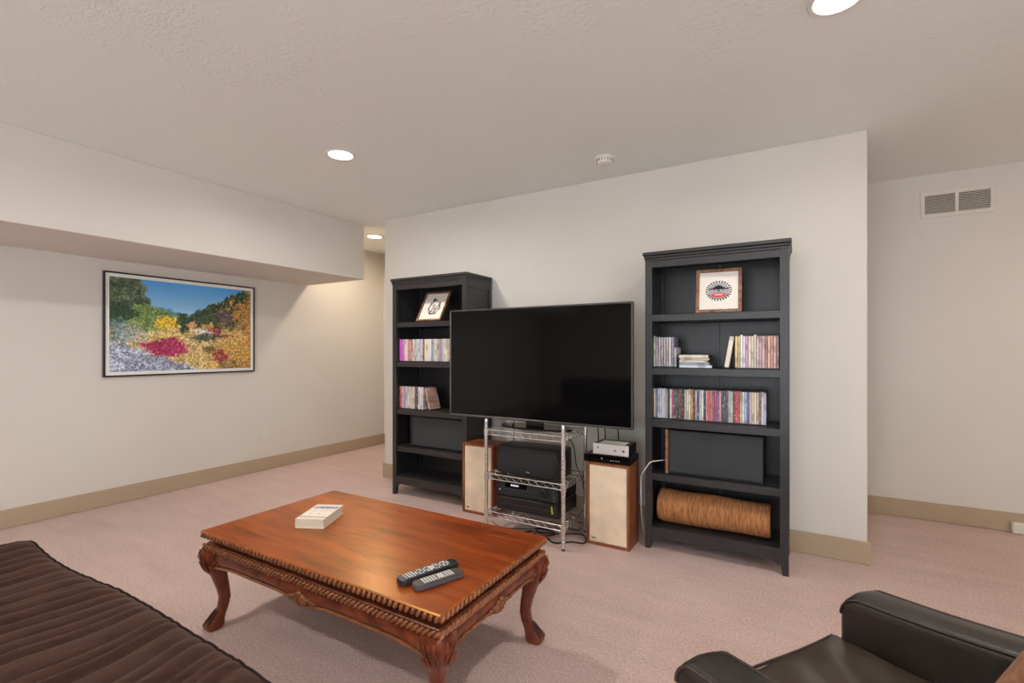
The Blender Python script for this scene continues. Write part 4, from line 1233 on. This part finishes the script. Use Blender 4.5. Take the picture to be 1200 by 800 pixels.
# ================================================================== LEATHER ARMCHAIR
ca = R(-33)
t = thing('armchair', 'dark brown leather club armchair in the right foreground', 'armchair', (-.052, 1.363, 0), ca)
def arm(s):
    y0, y1 = (.275, .392) if s > 0 else (-.332, -.215)
    prof = [(0.0, .10), (0.0, .496)]
    for k in range(1, 9):
        a = PI/2*k/8; prof.append((.052-.052*math.cos(a), .496+.052*math.sin(a)))
    prof += [(.20, .557), (.36, .575), (.52, .597), (.66, .615), (.72, .60), (.72, .10)]
    n = len(prof)
    ctr = Vector((.36, .33))
    rings = []
    for (yy, ins) in ((y0, .016), (y0+.006, .006), (y0+.018, .0), ((y0+y1)/2, -.004), (y1-.018, .0), (y1-.006, .006), (y1, .016)):
        ring = []
        for i, (x, z) in enumerate(prof):
            a_ = Vector(prof[i-1]) if i else Vector((x, z-.1)); b2 = Vector(prof[i+1]) if i < n-1 else Vector((x, z-.1))
            tn = (b2-a_).normalized() if (b2-a_).length > 1e-6 else Vector((1, 0))
            nr = Vector((-tn.y, tn.x))
            if i == n-1 or i == 0: nr = Vector((-1 if i == 0 else 1, 0))
            ring.append((x-nr.x*ins, yy, z-nr.y*ins))
        rings.append(ring)
    mb = MB(); loft(mb, rings)
    o = mb.build('arm', 'leather', t, angle=50)
    for yy in (y0+.004, y1-.004):
        pts = [(x+(.006 if x < .1 else 0), yy, z-.004) for x, z in prof[1:-1]]
        MB().tube(smooth_path(pts, 3), .0042, 6).build('piping', 'leather_piping', o, angle=60)
arm(1); arm(-1)
def cush(u, v):
    x = -.006+.60*u; y = -.212+.484*v
    e = min(u, 1-u, .5)*2; f = min(v, 1-v)*2
    z = .428+.024*(1-(2*u-1)**6)*(1-(2*v-1)**6)+.016*math.sin(PI*u)*math.sin(PI*v)
    z += .0030*math.sin(x*38+9*y+3*math.sin(y*13))*max(0, 1-abs(v-.62)*2.2) + .003*math.sin((x*.7+y)*47)*max(0, 1-abs(u-.25)*4)
    return (x, y, z)
g = MB().grid(cush, 60, 60)
nu = nv = 60
edge = [i for i in range(nu)] + [j*nu+nu-1 for j in range(1, nv)] + [(nv-1)*nu+i for i in range(nu-2, -1, -1)] + [j*nu for j in range(nv-2, 0, -1)]
prevr = edge
for z in (.40, .31):
    ring = []
    for i in edge:
        p = g.v[i]; ring.append(len(g.v)); g.v.append((p[0]-(.010 if p[0] < 0 else 0), p[1], z))
    m_ = len(ring)
    for k in range(m_): g.f.append((prevr[k], prevr[(k+1) % m_], ring[(k+1) % m_], ring[k])); g.m.append(0)
    prevr = ring
so = g.build('seat_cushion', 'leather_seat', t, angle=60)
MB().tube([(-.010, -.204+.470*k/20, .427+.004*math.sin(k*.3)) for k in range(21)], .0042, 6).build('piping', 'leather_piping', so)
MB().box(.004, .70, -.214, .274, .08, .315, .02).build('seat_base', 'leather', t)
bk = MB(); rings = []
for k in range(13):
    f = k/12; y = -.30+.66*f; pz = .86-.05*(2*f-1)**4*1.6
    rings.append([(.60+.0, y, .34), (.575, y, .55), (.60, y, pz-.06), (.64, y, pz-.01), (.70, y, pz), (.77, y, pz-.02), (.80, y, pz-.08), (.80, y, .08), (.72, y, .08)])
loft(bk, rings); bk.build('backrest', 'leather', t, angle=50)
for x in (.05, .70):
    for y in (-.27, .33):
        MB().lathe([(0, 0), (.022, 0), (.03, .10), (0, .10)], (x, y, 0), 14).build('foot', 'dark_leg', t)
# throw pillow on the armchair
t = thing('throw_pillow', 'brown textured throw pillow on the leather armchair seat', 'pillow', (.345, 1.226, .482), ca)
def pil(sgn):
    def fn(u, v):
        x, y = 2*u-1, 2*v-1
        pinch = 1-.10*(abs(x)**3*(1-abs(y)**3)*0+ (1-abs(y))**2*abs(x)**6)
        h = max(0, (1-x**4)*(1-y**4))**.5
        return (sgn*(.065*h), y*.17*(1-.06*(1-x*x)), .175+x*.17*(1-.06*(1-y*y)))
    return fn
mb = MB().grid(pil(1), 30, 30); mb.grid(pil(-1), 30, 30)
o = mb.build('cover', 'pillow_fabric', t, angle=70); o.rotation_euler = (0, R(25), 0)
